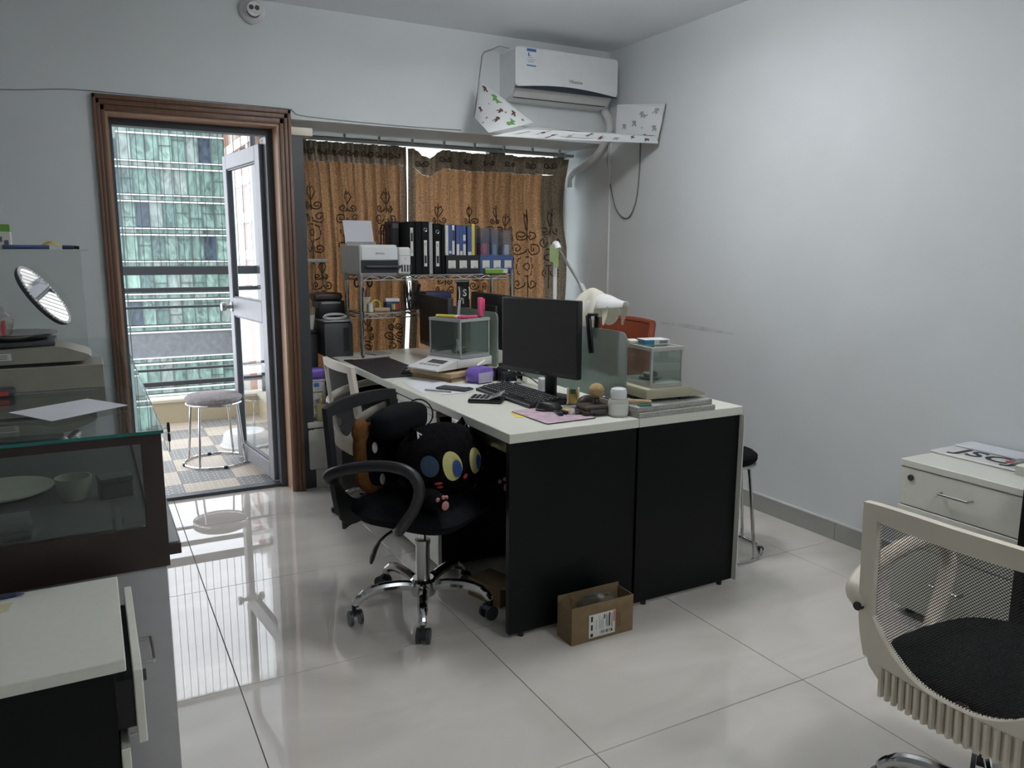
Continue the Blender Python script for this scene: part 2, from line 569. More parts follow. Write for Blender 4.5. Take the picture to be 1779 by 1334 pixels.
def mesh_fabric(name, col, scale=210.0, thr=0.36):
    """woven mesh: open holes between threads"""
    m = bpy.data.materials.new(name)
    m.use_nodes = True
    nt = m.node_tree
    b = nt.nodes['Principled BSDF']
    b.inputs['Base Color'].default_value = tuple(col) + (1,)
    b.inputs['Roughness'].default_value = 0.7
    out = nt.nodes['Material Output']
    tc = nt.nodes.new('ShaderNodeTexCoord')
    mp = nt.nodes.new('ShaderNodeMapping')
    mp.inputs['Rotation'].default_value = (math.radians(45), 0, 0)
    mp.inputs['Scale'].default_value = (0.0, scale, scale)
    vo = nt.nodes.new('ShaderNodeTexVoronoi')
    vo.inputs['Scale'].default_value = 1.0
    vo.inputs['Randomness'].default_value = 0.0
    lt = nt.nodes.new('ShaderNodeMath')
    lt.operation = 'LESS_THAN'
    lt.inputs[1].default_value = thr
    tr = nt.nodes.new('ShaderNodeBsdfTransparent')
    mx = nt.nodes.new('ShaderNodeMixShader')
    nt.links.new(tc.outputs['Object'], mp.inputs['Vector'])
    nt.links.new(mp.outputs['Vector'], vo.inputs['Vector'])
    nt.links.new(vo.outputs['Distance'], lt.inputs[0])
    nt.links.new(lt.outputs[0], mx.inputs['Fac'])
    nt.links.new(b.outputs['BSDF'], mx.inputs[1])
    nt.links.new(tr.outputs['BSDF'], mx.inputs[2])
    nt.links.new(mx.outputs['Shader'], out.inputs['Surface'])
    return m
m_mesh = mesh_fabric('grey_mesh_fabric', (0.035, 0.035, 0.035), 200, 0.40)
m_meshb = mesh_fabric('black_mesh_fabric', (0.012, 0.012, 0.013), 200, 0.36)

# ------------------------------------------------------------------ the room
XW = 3.048      # right wall
XL = -2.30      # left wall
YB = 4.349      # back wall, room side
YF = -2.6       # wall behind the camera
H = 2.604
WT = 0.19       # wall thickness
YBAY = 4.88     # window wall of the bay
ZS = 2.036      # soffit of the bay

YT = YB + .15        # door threshold
fl = MB().box(XL, XW, YF, YT, -0.06, -0.0035).box(1.012, XW, YT, YBAY + .1, -0.06, -0.0035).build('floor', m_grout)
tag(fl, 'pale polished ceramic tile floor of the office', 'floor', kind='structure')
TX = [0.3247 + .8 * i for i in range(-4, 5)]
TY = [3.9939 - .8 * j for j in range(9, -3, -1)]
_tile_meshes = {}
for i in range(len(TX) - 1):
    for j in range(len(TY) - 1):
        x0, x1 = max(TX[i], XL), min(TX[i + 1], XW)
        y0, y1 = max(TY[j], YF), min(TY[j + 1], YBAY + .1)
        if y0 < YT < y1 and x0 < 1.012:          # tiles cut at the door threshold
            y1 = YT
        elif y0 >= YT:
            x0 = max(x0, 1.012)
        if x1 - x0 < .02 or y1 - y0 < .02:
            continue
        key = (round(x1 - x0, 3), round(y1 - y0, 3))
        if key not in _tile_meshes:
            w, d = key
            g = .0014
            _tile_meshes[key] = MB().rbox(g, w - g, g, d - g, -0.012, 0, .0008, 1).mesh('tile', 0)
            _tile_meshes[key].materials.append(m_tile)
        o = bpy.data.objects.new('tile', _tile_meshes[key])
        COL.objects.link(o)
        o.parent = fl
        o.location = (x0, y0, 0)

ce = MB().box(XL, XW + .15, YF, YB + .02, H, H + .12).build('ceiling', m_ceil)
tag(ce, 'plain white painted ceiling', 'ceiling', kind='structure')
wr = MB().box(XW, XW + .15, YF, YBAY + .15, -.06, H).build('wall_right', m_wall)
tag(wr, 'long white painted wall on the right with a faint grey scuff', 'wall', kind='structure')
# scuff smear left on the wall by chair backs
m_scuff = M('wall_scuff', (0.60, 0.63, 0.635), 0.8, var=0.12, scale=14)
def _scuff(u, v):
    y = 3.75 - .62 * u
    return (XW - .0006, y, .925 - .006 * u + .003 * math.sin(u * 5) + (v - .5) * (.004 + .022 * math.sin(u * PI)))
MB().sheet(_scuff, 24, 2).build('scuff_mark', m_scuff, wr)
wl = MB().box(XL - .15, XL, YF, YB + WT, -.06, H).build('wall_left', m_wall)
tag(wl, 'white painted wall on the left side of the office', 'wall', kind='structure')
wf = MB().box(XL - .15, XW + .15, YF - .15, YF, -.06, H).build('wall_front', m_wall)
tag(wf, 'white painted wall behind the viewer', 'wall', kind='structure')
# back wall: left of the door, over the door, deep beam over the window bay
DX0, DX1, DZ = 0.135, 0.950, 2.005      # clear door opening
mb = MB()
mb.box(XL, DX0, YB, YB + WT, -.06, H)
mb.box(DX0, DX1, YB, YB + WT, DZ, H)
mb.box(DX1, 1.012, YB, YB + WT, -.06, H)
mb.box(1.012, XW, YB, YBAY + .12, ZS, H)
wb = mb.build('wall_back', m_wall, smooth=0)
tag(wb, 'white back wall with the door opening and the beam above the window bay', 'wall', kind='structure')
# bay: side return and window wall
mb = MB()
mb.box(1.012, 1.04, YB + .10, YBAY + .12, -.06, ZS)
mb.box(1.04, XW, YBAY, YBAY + .12, -.06, .50)
mb.box(1.04, 1.12, YBAY, YBAY + .12, .50, ZS)
wy = mb.build('wall_bay', m_wall, smooth=0)
tag(wy, 'low white wall under the window bay behind the desks', 'wall', kind='structure')
# window of the bay, behind the curtains
wn = thing('window_1', 'aluminium bay window behind the gold curtains', 'window', (0, 0, 0), kind='structure')
mb = MB()
for x0, x1 in ((1.12, 1.16), (1.76, 1.80), (2.46, 2.58), (3.0, XW)):
    mb.box(x0, x1, YBAY + .01, YBAY + .07, .5, ZS - .004)
for z0, z1 in ((.5, .55), (2.026, ZS)):
    mb.box(1.12, XW, YBAY + .01, YBAY + .07, z0, z1)
mb.build('window_frame', m_alu, wn, 0)
for x0, x1 in ((1.16, 1.76), (1.80, 2.46), (2.58, 3.0)):
    MB().box(x0, x1, YBAY + .035, YBAY + .041, .55, 2.026).build('pane', m_glass, wn, 0)
# dark post closing the bay next to the door
tp = thing('trim_2', 'dark painted metal post between door casing and window bay', 'post', (0, 0, 0), kind='structure')
MB().box(1.014, 1.078, YB + .02, YB + .098, 0, 1.955).build('post', m_dgray, tp, 0)
MB().rbox(1.010, 1.13, YB + .015, YB + .115, 1.957, 2.0, .004).build('head_bracket', m_cream, tp)

# skirting on the right wall: one tile piece per floor tile
bb = thing('baseboard_right', 'grey tile skirting along the right wall', 'baseboard', (0, 0, 0), kind='structure')
ys = [YF] + [y for y in TY if YF < y < 4.8] + [4.87]
for k in range(len(ys) - 1):
    MB().box(XW - .010, XW - .0005, ys[k] + .001, ys[k + 1] - .001, .0005, .086).build('skirting_tile', m_skirt, bb, 0)
MB().box(XW - .012, XW - .0005, YF, 4.87, .0865, .094).build('skirting_cap', m_skirt_top, bb, 0)

# door casing of stained wood
tr = thing('trim_1', 'brown stained wooden casing around the balcony door', 'door casing', (0, 0, 0), kind='structure')
CX0, CX1, CZ = 0.084, 1.009, 2.079
for nm, (a0, a1) in (('casing_left', (CX0, DX0)), ('casing_right', (DX1, CX1))):
    mb = MB()
    w = a1 - a0
    outer = a0 if nm == 'casing_left' else a1
    s = 1 if nm == 'casing_left' else -1
    steps = ((0, .3, .022), (.3, .62, .016), (.62, 1.0, .010))
    for f0, f1, dd in steps:
        xa, xb = outer + s * w * f0, outer + s * w * f1
        mb.rbox(min(xa, xb), max(xa, xb), YB - dd, YB + .0, 0, CZ - (.074 * f0), .003)
    mb.build(nm, m_doorwood, tr)
mb = MB()
for f0, f1, dd in ((0, .3, .022), (.3, .62, .016), (.62, 1.0, .010)):
    w = CZ - DZ
    xa = CX0 + (DX0 - CX0) * f0
    xb = CX1 - (CX1 - DX1) * f0
    mb.rbox(xa, xb, YB - dd, YB, CZ - w * f1, CZ - w * f0, .003)
mb.build('casing_head', m_doorwood, tr)
mb = MB()
mb.box(DX0, DX0 + .012, YB, YB + WT, 0, DZ)
mb.box(DX1 - .012, DX1, YB, YB + WT, 0, DZ)
mb.box(DX0 + .012, DX1 - .012, YB, YB + WT, DZ - .012, DZ)
m_jamb = M('door_lining_wood', (0.40, 0.24, 0.15), 0.4, var=0.1, scale=5)
mb.build('jamb_lining', m_jamb, tr, 0)

# aluminium door, opened outwards on to the balcony
d1 = thing('door_1', 'grey aluminium glazed door standing open on to the balcony', 'door', (0, 0, 0), kind='structure')
mb = MB()
FX0, FX1 = DX0 + .012, DX1 - .012
mb.box(FX0, FX0 + .018, YB + .125, YB + .20, 0, DZ - .012)
mb.box(FX1 - .035, FX1, YB + .125, YB + .20, 0, DZ - .012)
mb.box(FX0 + .018, FX1 - .035, YB + .125, YB + .20, DZ - .045, DZ - .012)
mb.box(FX0 + .018, FX1 - .035, YB + .14, YB + .20, 0, .018)
mb.build('door_frame', m_alu, d1, 0)
# leaf: hinge at right jamb, local x along the leaf from hinge to free edge
hx, hy = FX1 - .040, YB + .205
ang = math.atan2(5.34 - hy, 0.815 - hx)
leaf = MB()
LW, LH = 0.755, 1.925
def lb(x0, x1, z0, z1, y0=-.02, y1=.02):
    leaf.rbox(x0, x1, y0, y1, z0, z1, .003, 1)
lb(0, .085, .02, LH)
lb(LW - .075, LW, .02, LH)
lb(.085, LW - .075, .02, .115)
lb(.085, LW - .075, LH - .085, LH)
lb(.085, LW - .075, .94, 1.055)
lf = leaf.build('door_leaf', m_alu_l, d1)
lf.location = (hx, hy, 0)
lf.rotation_euler = (0, 0, ang)
for z0, z1 in ((.115, .94), (1.055, LH - .085)):
    MB().add([(.086, 0, z0 + .001), (LW - .076, 0, z0 + .001), (LW - .076, 0, z1 - .001), (.086, 0, z1 - .001)], [(0, 1, 2, 3)]).build('pane', m_doorglass, lf, 0)
    b = MB()
    for (x0, x1, a, c) in ((.085, .093, z0, z1), (LW - .083, LW - .075, z0, z1), (.093, LW - .083, z0, z0 + .008), (.093, LW - .083, z1 - .008, z1)):
        b.box(x0, x1, -.012, .012, a, c)
    b.build('glazing_bead', m_alu, lf, 0)
mb = MB()
for s in (-1, 1):
    X = T(LW - .04, s * .02, .995) @ R(-s * PI / 2, 'X')
    mb.lathe([(.032, 0), (.032, .006), (.014, .010), (.012, .030), (.024, .038), (.030, .052), (.026, .066), (.0, .070)], 20, X)
mb.build('knob', m_steel, lf)

# thin cable clipped along the back wall over the door
cb = MB()
pts = [(-1.2, YB - .004, 2.09), (-.6, YB - .004, 2.07), (-.28, YB - .004, 2.062), (-.05, YB - .004, 2.085), (.06, YB - .004, 2.090), (.3, YB - .004, 2.088), (.95, YB - .004, 2.086), (1.02, YB - .004, 2.078), (1.10, YB - .004, 2.055), (1.6, YB - .004, 2.046), (2.0, YB - .004, 2.05)]
cb.tube(smooth_path(pts, 5), .0022, 6)
c = cb.build('wall_cable', M('grey_cable', (0.30, 0.30, 0.29), 0.6))
tag(c, 'thin grey cable running along the back wall over the door casing', 'cable')

# ------------------------------------------------------------------ ceiling lamps of the room (above the frame)
m_diff = bpy.data.materials.new('lamp_diffuser')
m_diff.use_nodes = True
_b = m_diff.node_tree.nodes['Principled BSDF']
_b.inputs['Base Color'].default_value = (0.8, 0.8, 0.8, 1)
_b.inputs['Emission Color'].default_value = LAMP_COL + (1,)
_b.inputs['Emission Strength'].default_value = LAMP_W / (PI * (2 * PI * .20 ** 2 + 2 * PI * .20 * .06))
def ceiling_lamp(x, y, label):
    t = thing('ceiling_lamp', label, 'lamp', (x, y, H), group='round ceiling lamps')
    MB().lathe([(.0, 0), (.06, 0), (.06, -.02), (.012, -.025), (.012, -.12), (.0, -.12)], 32).build('lamp_stem', m_white, t)
    MB().lathe([(.0, -.1202), (.18, -.1202), (.20, -.135), (.20, -.175), (.18, -.195), (.0, -.205)], 32).build('diffuser', m_diff, t)
    return t
ceiling_lamp(1.76, 2.70, 'round white ceiling lamp above the desk row')
ceiling_lamp(1.85, -0.15, 'round white ceiling lamp nearer the camera end of the right wall')

# ------------------------------------------------------------------ balcony
m_tdark = M('dark_pattern_tile', (0.16, 0.16, 0.155), 0.5, var=0.15, scale=10)
m_tlight = M('beige_pattern_tile', (0.50, 0.42, 0.33), 0.5, var=0.12, scale=6)
for m, c2, sc in ((m_tdark, (0.42, 0.42, 0.40), 9.0), (m_tlight, (0.62, 0.57, 0.50), 9.0)):
    nt = m.node_tree
    b = nt.nodes['Principled BSDF']
    old = b.inputs['Base Color'].links[0].from_socket
    geo = nt.nodes.new('ShaderNodeNewGeometry')
    br = nt.nodes.new('ShaderNodeTexBrick')
    br.inputs['Scale'].default_value = sc
    br.inputs['Mortar Size'].default_value = 0.035
    br.inputs['Color1'].default_value = (0, 0, 0, 1)
    br.inputs['Color2'].default_value = (0, 0, 0, 1)
    br.inputs['Mortar'].default_value = (1, 1, 1, 1)
    br.offset = 0.37
    mx = nt.nodes.new('ShaderNodeMix')
    mx.data_type = 'RGBA'
    mx.inputs['B'].default_value = c2 + (1,)
    nt.links.new(geo.outputs['Position'], br.inputs['Vector'])
    nt.links.new(br.outputs['Color'], mx.inputs['Factor'])
    nt.links.new(old, mx.inputs['A'])
    nt.links.new(mx.outputs['Result'], b.inputs['Base Color'])
BX0, BX1, BY0, BY1 = -1.3, 1.30, YT + .002, 6.60
SY0 = YBAY + .18      # the balcony widens behind the bay
bf = MB().box(BX0, 1.0, BY0, SY0, -.16, -.008).box(BX0, BX1, SY0, BY1 + .2, -.16, -.008).build('balcony_floor', m_grout)
tag(bf, 'balcony floor of grey and beige patterned tiles', 'floor', kind='structure')
nx, ny, ts = 8, 7, .3
for i in range(9):
    for j in range(8):
        x0, y0 = 1.0 - (i - 0) * ts, BY0 + j * ts
        x1, y1 = x0 + ts, min(y0 + ts, BY1)
        if x0 < BX0 - .01 or y1 - y0 < .03: continue
        if x0 > .99 and y0 < SY0: continue
        MB().box(x0 + .001, x1 - .001, y0 + .001, y1 - .001, -.012, -.002).build('tile', m_tdark if (i + j) % 2 else m_tlight, bf, 0)
bcl = MB().box(BX0, BX1 + .05, YB + WT, BY1 + .2, 2.475, 2.60).build('balcony_ceiling', m_ceil)
tag(bcl, 'white slab of the upper balcony over the balcony floor', 'ceiling', kind='structure')
pp = thing('balcony_parapet', 'low beige rendered balcony kerb with a pale coping', 'parapet', (0, 0, 0), kind='structure')
mb = MB()
mb.box(BX0, BX1, BY1, BY1 + .16, -.14, .165)
mb.box(BX1 - .12, BX1, SY0, BY1, -.14, .165)
mb.build('kerb', m_ext_beige, pp, 0)
mb = MB()
mb.box(BX0, BX1 + .02, BY1 - .015, BY1 + .18, .166, .185)
mb.box(BX1 - .135, BX1 + .02, SY0, BY1 - .016, .166, .185)
mb.build('coping', m_coping, pp, 0)
rl = thing('balcony_railing', 'dark grey metal balcony railing with horizontal bars', 'railing', (0, BY1 + .08, 0))
for z, h in ((1.191, .066), (1.043, .034), (.908, .018), (.416, .018), (.303, .036)):
    MB().rbox(BX0, BX1 - .03, -.018, .018, z - h / 2, z + h / 2, .004, 1).build('rail', m_dgray, rl)
    MB().rbox(BX1 - .074, BX1 - .038, -(BY1 + .08 - SY0) + .02, -.02, z - h / 2, z + h / 2, .004, 1).build('side_rail', m_dgray, rl)
for x in (-1.1, BX1 - .055):
    MB().rbox(x - .02, x + .02, -.022, .022, .186, 2.474, .003, 1).build('post', m_dgray, rl)
MB().rbox(BX1 - .075, BX1 - .037, -(BY1 + .08 - SY0) - .02, -(BY1 + .08 - SY0) + .02, .186, 2.474, .003, 1).build('post', m_dgray, rl)
gr = thing('safety_grille', 'grille of thin vertical steel wires above the balcony railing', 'grille', (0, BY1 + .08, 0))
cab = MB().cyl((0, 0, 1.224), (0, 0, 2.44), .0022, n=5).build('wire', m_dgray, gr)
first = True
x = -1.05
while x < BX1 - .08:
    o = cab if first else inst(cab, gr)
    first = False
    o.location = (x, 0, 0)
    x += .058
y = -.06
while y > -(BY1 - SY0) + .1:
    inst(cab, gr, (BX1 - .056, y, 0))
    y -= .058
MB().box(-1.1, BX1 - .04, -.015, .015, 2.441, 2.474).build('top_channel', m_dgray, gr)

# white plastic basin upside down on the balcony
bs = thing('plastic_basin', 'white plastic basin turned upside down on the balcony tiles', 'basin', (0.90, 5.62, -.002))
MB().lathe([(.17, 0), (.175, .01), (.16, .02), (.145, .085), (.13, .10), (.0, .10)], 28).build('basin', m_white2, bs)

# ------------------------------------------------------------------ city behind
gd = MB().box(-80, 120, 12, 200, -32, -31.8).build('ground', M('city_ground', (0.20, 0.20, 0.20), 0.9))
tag(gd, 'grey city ground far below the balcony', 'ground', kind='structure')
TWY = 85.0
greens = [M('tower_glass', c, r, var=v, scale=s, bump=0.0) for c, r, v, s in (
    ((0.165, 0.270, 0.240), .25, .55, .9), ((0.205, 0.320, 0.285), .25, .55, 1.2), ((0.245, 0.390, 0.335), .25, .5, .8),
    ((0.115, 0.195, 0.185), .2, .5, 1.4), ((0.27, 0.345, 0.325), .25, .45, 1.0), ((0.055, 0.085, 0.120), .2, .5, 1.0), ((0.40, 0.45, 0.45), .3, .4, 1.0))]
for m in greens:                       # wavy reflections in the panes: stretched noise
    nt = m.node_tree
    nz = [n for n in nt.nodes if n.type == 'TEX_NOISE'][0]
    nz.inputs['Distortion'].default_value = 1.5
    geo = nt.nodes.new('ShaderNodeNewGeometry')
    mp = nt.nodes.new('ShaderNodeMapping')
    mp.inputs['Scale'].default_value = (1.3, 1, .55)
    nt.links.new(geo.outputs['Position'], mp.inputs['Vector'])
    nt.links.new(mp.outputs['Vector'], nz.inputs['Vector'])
m_band = M('white_slab_edge', (0.75, 0.78, 0.77), 0.6, var=0.05)
m_mull = M('tower_mullion', (0.09, 0.14, 0.14), 0.5, var=0.05)
m_towerbody = M('tower_core', (0.07, 0.12, 0.11), 0.7)
m_greyband = M('grey_cladding', (0.17, 0.185, 0.20), 0.6, var=0.15, scale=2)
FH = 3.17
ZREF = 5.83      # level of one white band pair seen in the photograph
def glass_tower(name, label, xa, xb, ztop, seed, ncol):
    rnd = random.Random(seed)
    t = thing(name, label, 'building', ((xa + xb) / 2, TWY, -31.8))
    zb = 31.8
    ox = -(xa + xb) / 2
    MB().box(xa + ox, xb + ox, .5, 16, 0, ztop + zb).build('core', m_towerbody, t, 0)
    cw = (xb - xa) / ncol
    levels = []
    z = ZREF
    while z < ztop - .5: z += FH
    while z > -24:
        z -= FH
        levels.append(z)
    pane_src = {}
    for k, z in enumerate(levels):
        low = z < -7.5 and z > -7.5 - FH
        for dz, h in ((0, .15), (.62, .12)):
            MB().box(xa + ox, xb + ox, -.25, .5, z + zb + dz, z + zb + dz + h).build('slab_edge', m_band, t, 0)
        if low:
            MB().box(xa + ox, xb + ox, -.1, .5, z + zb + .74, z + zb + FH).build('cladding_band', m_greyband, t, 0)
        for c in range(ncol):
            x0 = xa + ox + c * cw
            for (z0, z1, lab) in ((z + .80, z + FH, 'pane'), (z + .21, z + .61, 'spandrel')):
                if low and lab == 'pane': continue
                if z1 > ztop: continue
                if z0 < -20: continue
                w = rnd.random()
                gi = 0 if w < .22 else 1 if w < .44 else 2 if w < .62 else 3 if w < .76 else 4 if w < .89 else 5 if w < .94 else 6
                if lab == 'spandrel': gi = (0, 1, 4)[rnd.randrange(3)]
                key = (gi, lab, ncol)
                if key not in pane_src:
                    o = MB().box(.04, cw - .04, -.03, .03, .02, (z1 - z0) - .02).build(lab, greens[gi], t, 0)
                    pane_src[key] = o
                else:
                    o = inst(pane_src[key], t)
                o.location = (x0, .15 + rnd.uniform(-.03, .03), z0 + zb)
                o.rotation_euler = (rnd.uniform(-.006, .006), 0, rnd.uniform(-.012, .012))
                if lab == 'pane' and rnd.random() < .5:
                    hh = rnd.choice((.9, 1.4, 2.0))
                    MB().box(x0 + .05, x0 + cw - .05, -.02, .1, z0 + zb + hh, z0 + zb + hh + .06).build('transom', m_mull, t, 0)
    for c in range(ncol + 1):
        MB().box(xa + ox + c * cw - .035, xa + ox + c * cw + .035, -.05, .45, 11, ztop + zb).build('mullion', m_mull, t, 0)
    return t
glass_tower('office_tower', 'tall green glass office tower with white floor bands seen beyond the balcony', 3.4, 15.4, 24.0, 3, 10)
glass_tower('office_tower', 'lower green glass wing at the left of the office tower', -9.0, 3.3, 11.7, 5, 8)
# pale apartment block seen through the door glass
m_apt = M('pale_render', (0.58, 0.54, 0.50), 0.8, var=0.06, scale=.6)
m_aptpier = M('terracotta_pier', (0.42, 0.24, 0.17), 0.8, var=0.08, scale=.8)
m_aptwin = M('apartment_glass', (0.20, 0.23, 0.26), 0.2, var=0.4, scale=.8)
m_rail2 = M('balcony_iron', (0.12, 0.12, 0.13), 0.5)
AX = 13.0
ap = thing('apartment_block', 'pale apartment block with terracotta piers right of the glass tower', 'building', (AX, 60, -31.8))
MB().box(0.6, 14, -22, 24, 0, 60).build('wall', m_apt, ap, 0)
aw = None
for k in range(9, 18):
    z = k * 3.3
    MB().box(-.1, .6, -22, 24, z - .75, z + .1).build('slab_band', m_apt, ap, 0)
    for b in range(11):
        y0 = -18 + b * 3.8
        if aw is None:
            aw = MB().box(.35, .55, 0, 2.6, 0, 2.2).build('window', m_aptwin, ap, 0)
            o = aw
        else:
            o = inst(aw, ap)
        o.location = (0, y0 + .6, z + .2)
        fr = MB()
        for (a, c) in ((0, .08), (1.26, 1.34), (2.52, 2.6)):
            fr.box(.25, .45, a, c, 0, 2.2)
        fr.box(.25, .45, 0, 2.6, 2.1, 2.2)
        fr.build('window_frame', m_apt, o, 0)
for b in range(12):
    y0 = -18 + b * 3.8
    MB().box(-.05, .6, y0 - .35, y0 + .35, 20, 60).build('pier', m_aptpier if b % 2 else m_apt, ap, 0)

# balcony stool with a fuzzy grey seat
def ring_stool(name, label, loc, seat_mat, h, rseat, rring, nleg=4, ang=0.3, group=None):
    t = thing(name, label, 'stool', loc, ang, group)
    MB().lathe([(0, h - .045), (rseat * .93, h - .045), (rseat, h - .03), (rseat, h - .012), (rseat * .9, h), (0, h + .004)], 32).build('seat', seat_mat, t)
    MB().tube([(rseat * .96 * math.cos(2 * PI * i / 32), rseat * .96 * math.sin(2 * PI * i / 32), h - .052) for i in range(32)], .007, 8, closed=True).build('seat_ring', m_chrome, t)
    for k in range(nleg):
        a = 2 * PI * k / nleg
        c, s = math.cos(a), math.sin(a)
        pts = [(rseat * .90 * c, rseat * .90 * s, h - .05), (rseat * .97 * c, rseat * .97 * s, h - .10), (rring * c, rring * s, .010)]
        MB().tube(smooth_path(pts, 4), .0075, 8).build('leg', m_chrome, t)
    MB().tube([(rring * math.cos(2 * PI * i / 36), rring * math.sin(2 * PI * i / 36), .009) for i in range(36)], .007, 8, closed=True).build('foot_ring', m_chrome, t)
    for k in range(nleg):
        a = 2 * PI * (k + .5) / nleg
        MB().rbox(rring - .012, rring + .012, -.012, .012, 0.0, .017, .003, 1, X=R(a)).build('rubber_foot', m_black, t)
    return t
ring_stool('round_stool', 'chrome stool with a fuzzy grey round seat on the balcony', (.655, 5.235, -.002), m_seatfuzz, .445, .172, .20, 4, 0.9)
ring_stool('round_stool', 'chrome stool with a black padded seat beside the right end of the desks', (2.475, 2.57, 0), m_fab, .47, .15, .19, 4, 0.2)

# ------------------------------------------------------------------ desks
DT = .747            # desk top height
def desk(name, label, x0, x1, y0, y1, user, group):
    """user = -1: person sits on the low-x side, +1: high-x side"""
    t = thing(name, label, 'desk', ((x0 + x1) / 2, (y0 + y1) / 2, 0), group=group)
    hx, hy = (x1 - x0) / 2, (y1 - y0) / 2
    MB().rbox(-hx, hx, -hy, hy, DT - .034, DT, .002, 1).build('desk_top', m_desk, t)
    for s in (-1, 1):
        MB().rbox(-hx + .005, hx - .005, s * (hy - .022) - .0125, s * (hy - .022) + .0125, .018, DT - .0345, .001, 1).build('end_panel', m_panel, t)
        for sx in (-1, 1):
            MB().cyl((sx * (hx - .06), s * (hy - .022), 0), (sx * (hx - .06), s * (hy - .022), .0178), .011, n=12).build('foot', m_black, t)
    bx = -user * (hx - .035)
    MB().box(bx - .008, bx + .008, -hy + .036, hy - .036, .18, DT - .0345).build('modesty_panel', m_panel, t, 0)
    return t
XS = 1.750
YA, YM, YE = 2.252, 3.425, 4.598
g_d = 'office desks in the back to back row'
dl = desk('office_desk', 'white topped desk with a black end panel behind the cardboard box', 1.207, XS - .001, YA, YM - .001, -1, g_d)
desk('office_desk', 'rear white desk under the black desk mat and wire shelf', 1.207, XS - .001, YM + .001, YE, -1, g_d)
dr = desk('office_desk', 'right hand white desk whose black end panel faces the viewer beside the chrome stool', XS + .001, 2.262, YA, YM - .001, 1, g_d)
desk('office_desk', 'rear right white desk standing below the curtain behind the monitors', XS + .001, 2.262, YM + .001, YE, 1, g_d)
# white edge of the right desk's end panel
hx = (2.262 - XS) / 2
MB().box(hx - .0049, hx - .0005, -.6, -.545, .018, DT - .0345).build('edge_strip', m_desk, dr, 0)
# pull-out keyboard tray under the front left desk
kt = MB()
kt.rbox(-.25, -.235, -.53, -.06, .664, .706, .003)
kt.box(-.234, .1, -.53, -.06, .672, .680)
kt.build('keyboard_tray', m_steel, dl)
# white drawer pedestal under the desk
def pedestal(name, label, loc, rz, w, d, h, nd, pulled=None, top_over=.0, handle_mat=None, body_mat=None, group=None):
    """front faces local -x; width along y, depth along x"""
    t = thing(name, label, 'drawer cabinet', loc, rz, group)
    body_mat = body_mat or m_panel
    MB().box(-d / 2 + .018, d / 2, -w / 2 + .004, w / 2 - .004, .03, h - .026).build('body', body_mat, t, 0)
    MB().rbox(-d / 2 - .004, d / 2 + .002, -w / 2 - .002, w / 2 + .002, h - .025, h, .002, 1).build('top', m_desk, t)
    zz = h - .028
    hh = [(h - .06) * f for f in ((.27, .27, .46) if nd == 3 else (.5, .5))]
    for k in range(nd):
        z1 = zz; z0 = zz - hh[k] + .004
        px = -(pulled[k] if pulled else 0)
        dw = MB().rbox(-d / 2 - .000 + px, -d / 2 + .016 + px, -w / 2, w / 2, z0, z1, .002, 1).build('drawer', m_desk, t)
        if px < -.005:
            MB().box(-d / 2 + .0165 + px, -d / 2 + .0175, -w / 2 + .03, w / 2 - .03, z0 + .02, z1 - .03).build('drawer_box', m_black, dw, 0)
        hz = (z0 + z1) / 2 + .01
        hd = MB()
        hd.tube(smooth_path([(-d / 2 + px, -.055, hz), (-d / 2 + px - .022, -.052, hz), (-d / 2 + px - .026, -.045, hz), (-d / 2 + px - .026, .045, hz), (-d / 2 + px - .022, .052, hz), (-d / 2 + px, .055, hz)], 3), .0048, 8)
        hd.build('handle', m_steel, dw)
        if k == 0:
            MB().cyl((-d / 2 + px, w / 2 - .045, z1 - .035), (-d / 2 + px - .007, w / 2 - .045, z1 - .035), .011, n=16).build('lock', m_dgray, dw)
        zz -= hh[k]
    for sx in (-1, 1):
        for sy in (-1, 1):
            MB().cyl((sx * (d / 2 - .06), sy * (w / 2 - .05), 0), (sx * (d / 2 - .06), sy * (w / 2 - .05), .0298), .018, n=12).build('caster', m_black, t)
    return t
pedestal('drawer_pedestal', 'white fronted drawer pedestal under the left desk behind the black chair', (1.436, 3.13, 0), 0, .46, .44, .705, 3)
pedestal('drawer_pedestal', 'white drawer pedestal holding printed bags against the right wall', (2.825, 1.572, 0), 0, .44, .42, .60, 3, body_mat=m_desk)
pedestal('drawer_pedestal', 'white topped pedestal with its drawer ajar in front of the glass counter', (-.245, 1.70, 0), PI, .41, .50, .62, 3, pulled=(.03, 0, 0))

# desk at the right frame edge
rd = thing('side_desk', 'dark desk end with pale top at the right frame edge by the wall', 'desk', (2.62, 1.0, 0))
MB().rbox(-.28, .40, -.6, .245, .715, .745, .002, 1).build('desk_top', m_desk, rd)
MB().box(-.25, .38, .205, .23, .0, .7145).build('end_panel', m_panel, rd, 0)
MB().box(-.25, .38, -.58, -.555, .0, .7145).build('end_panel', m_panel, rd, 0)
mt = thing('computer_monitor', 'black monitor standing on the desk at the right frame edge', 'monitor', (2.66, 1.13, .745), .25)
MB().rbox(-.02, .02, -.25, .10, .07, .40, .008).build('housing', m_black, mt)
MB().box(-.02, .02, -.10, -.06, .005, .08).build('stand', m_black, mt, 0)
MB().rbox(-.09, .09, -.17, .01, 0, .008, .003).build('foot', m_black, mt)

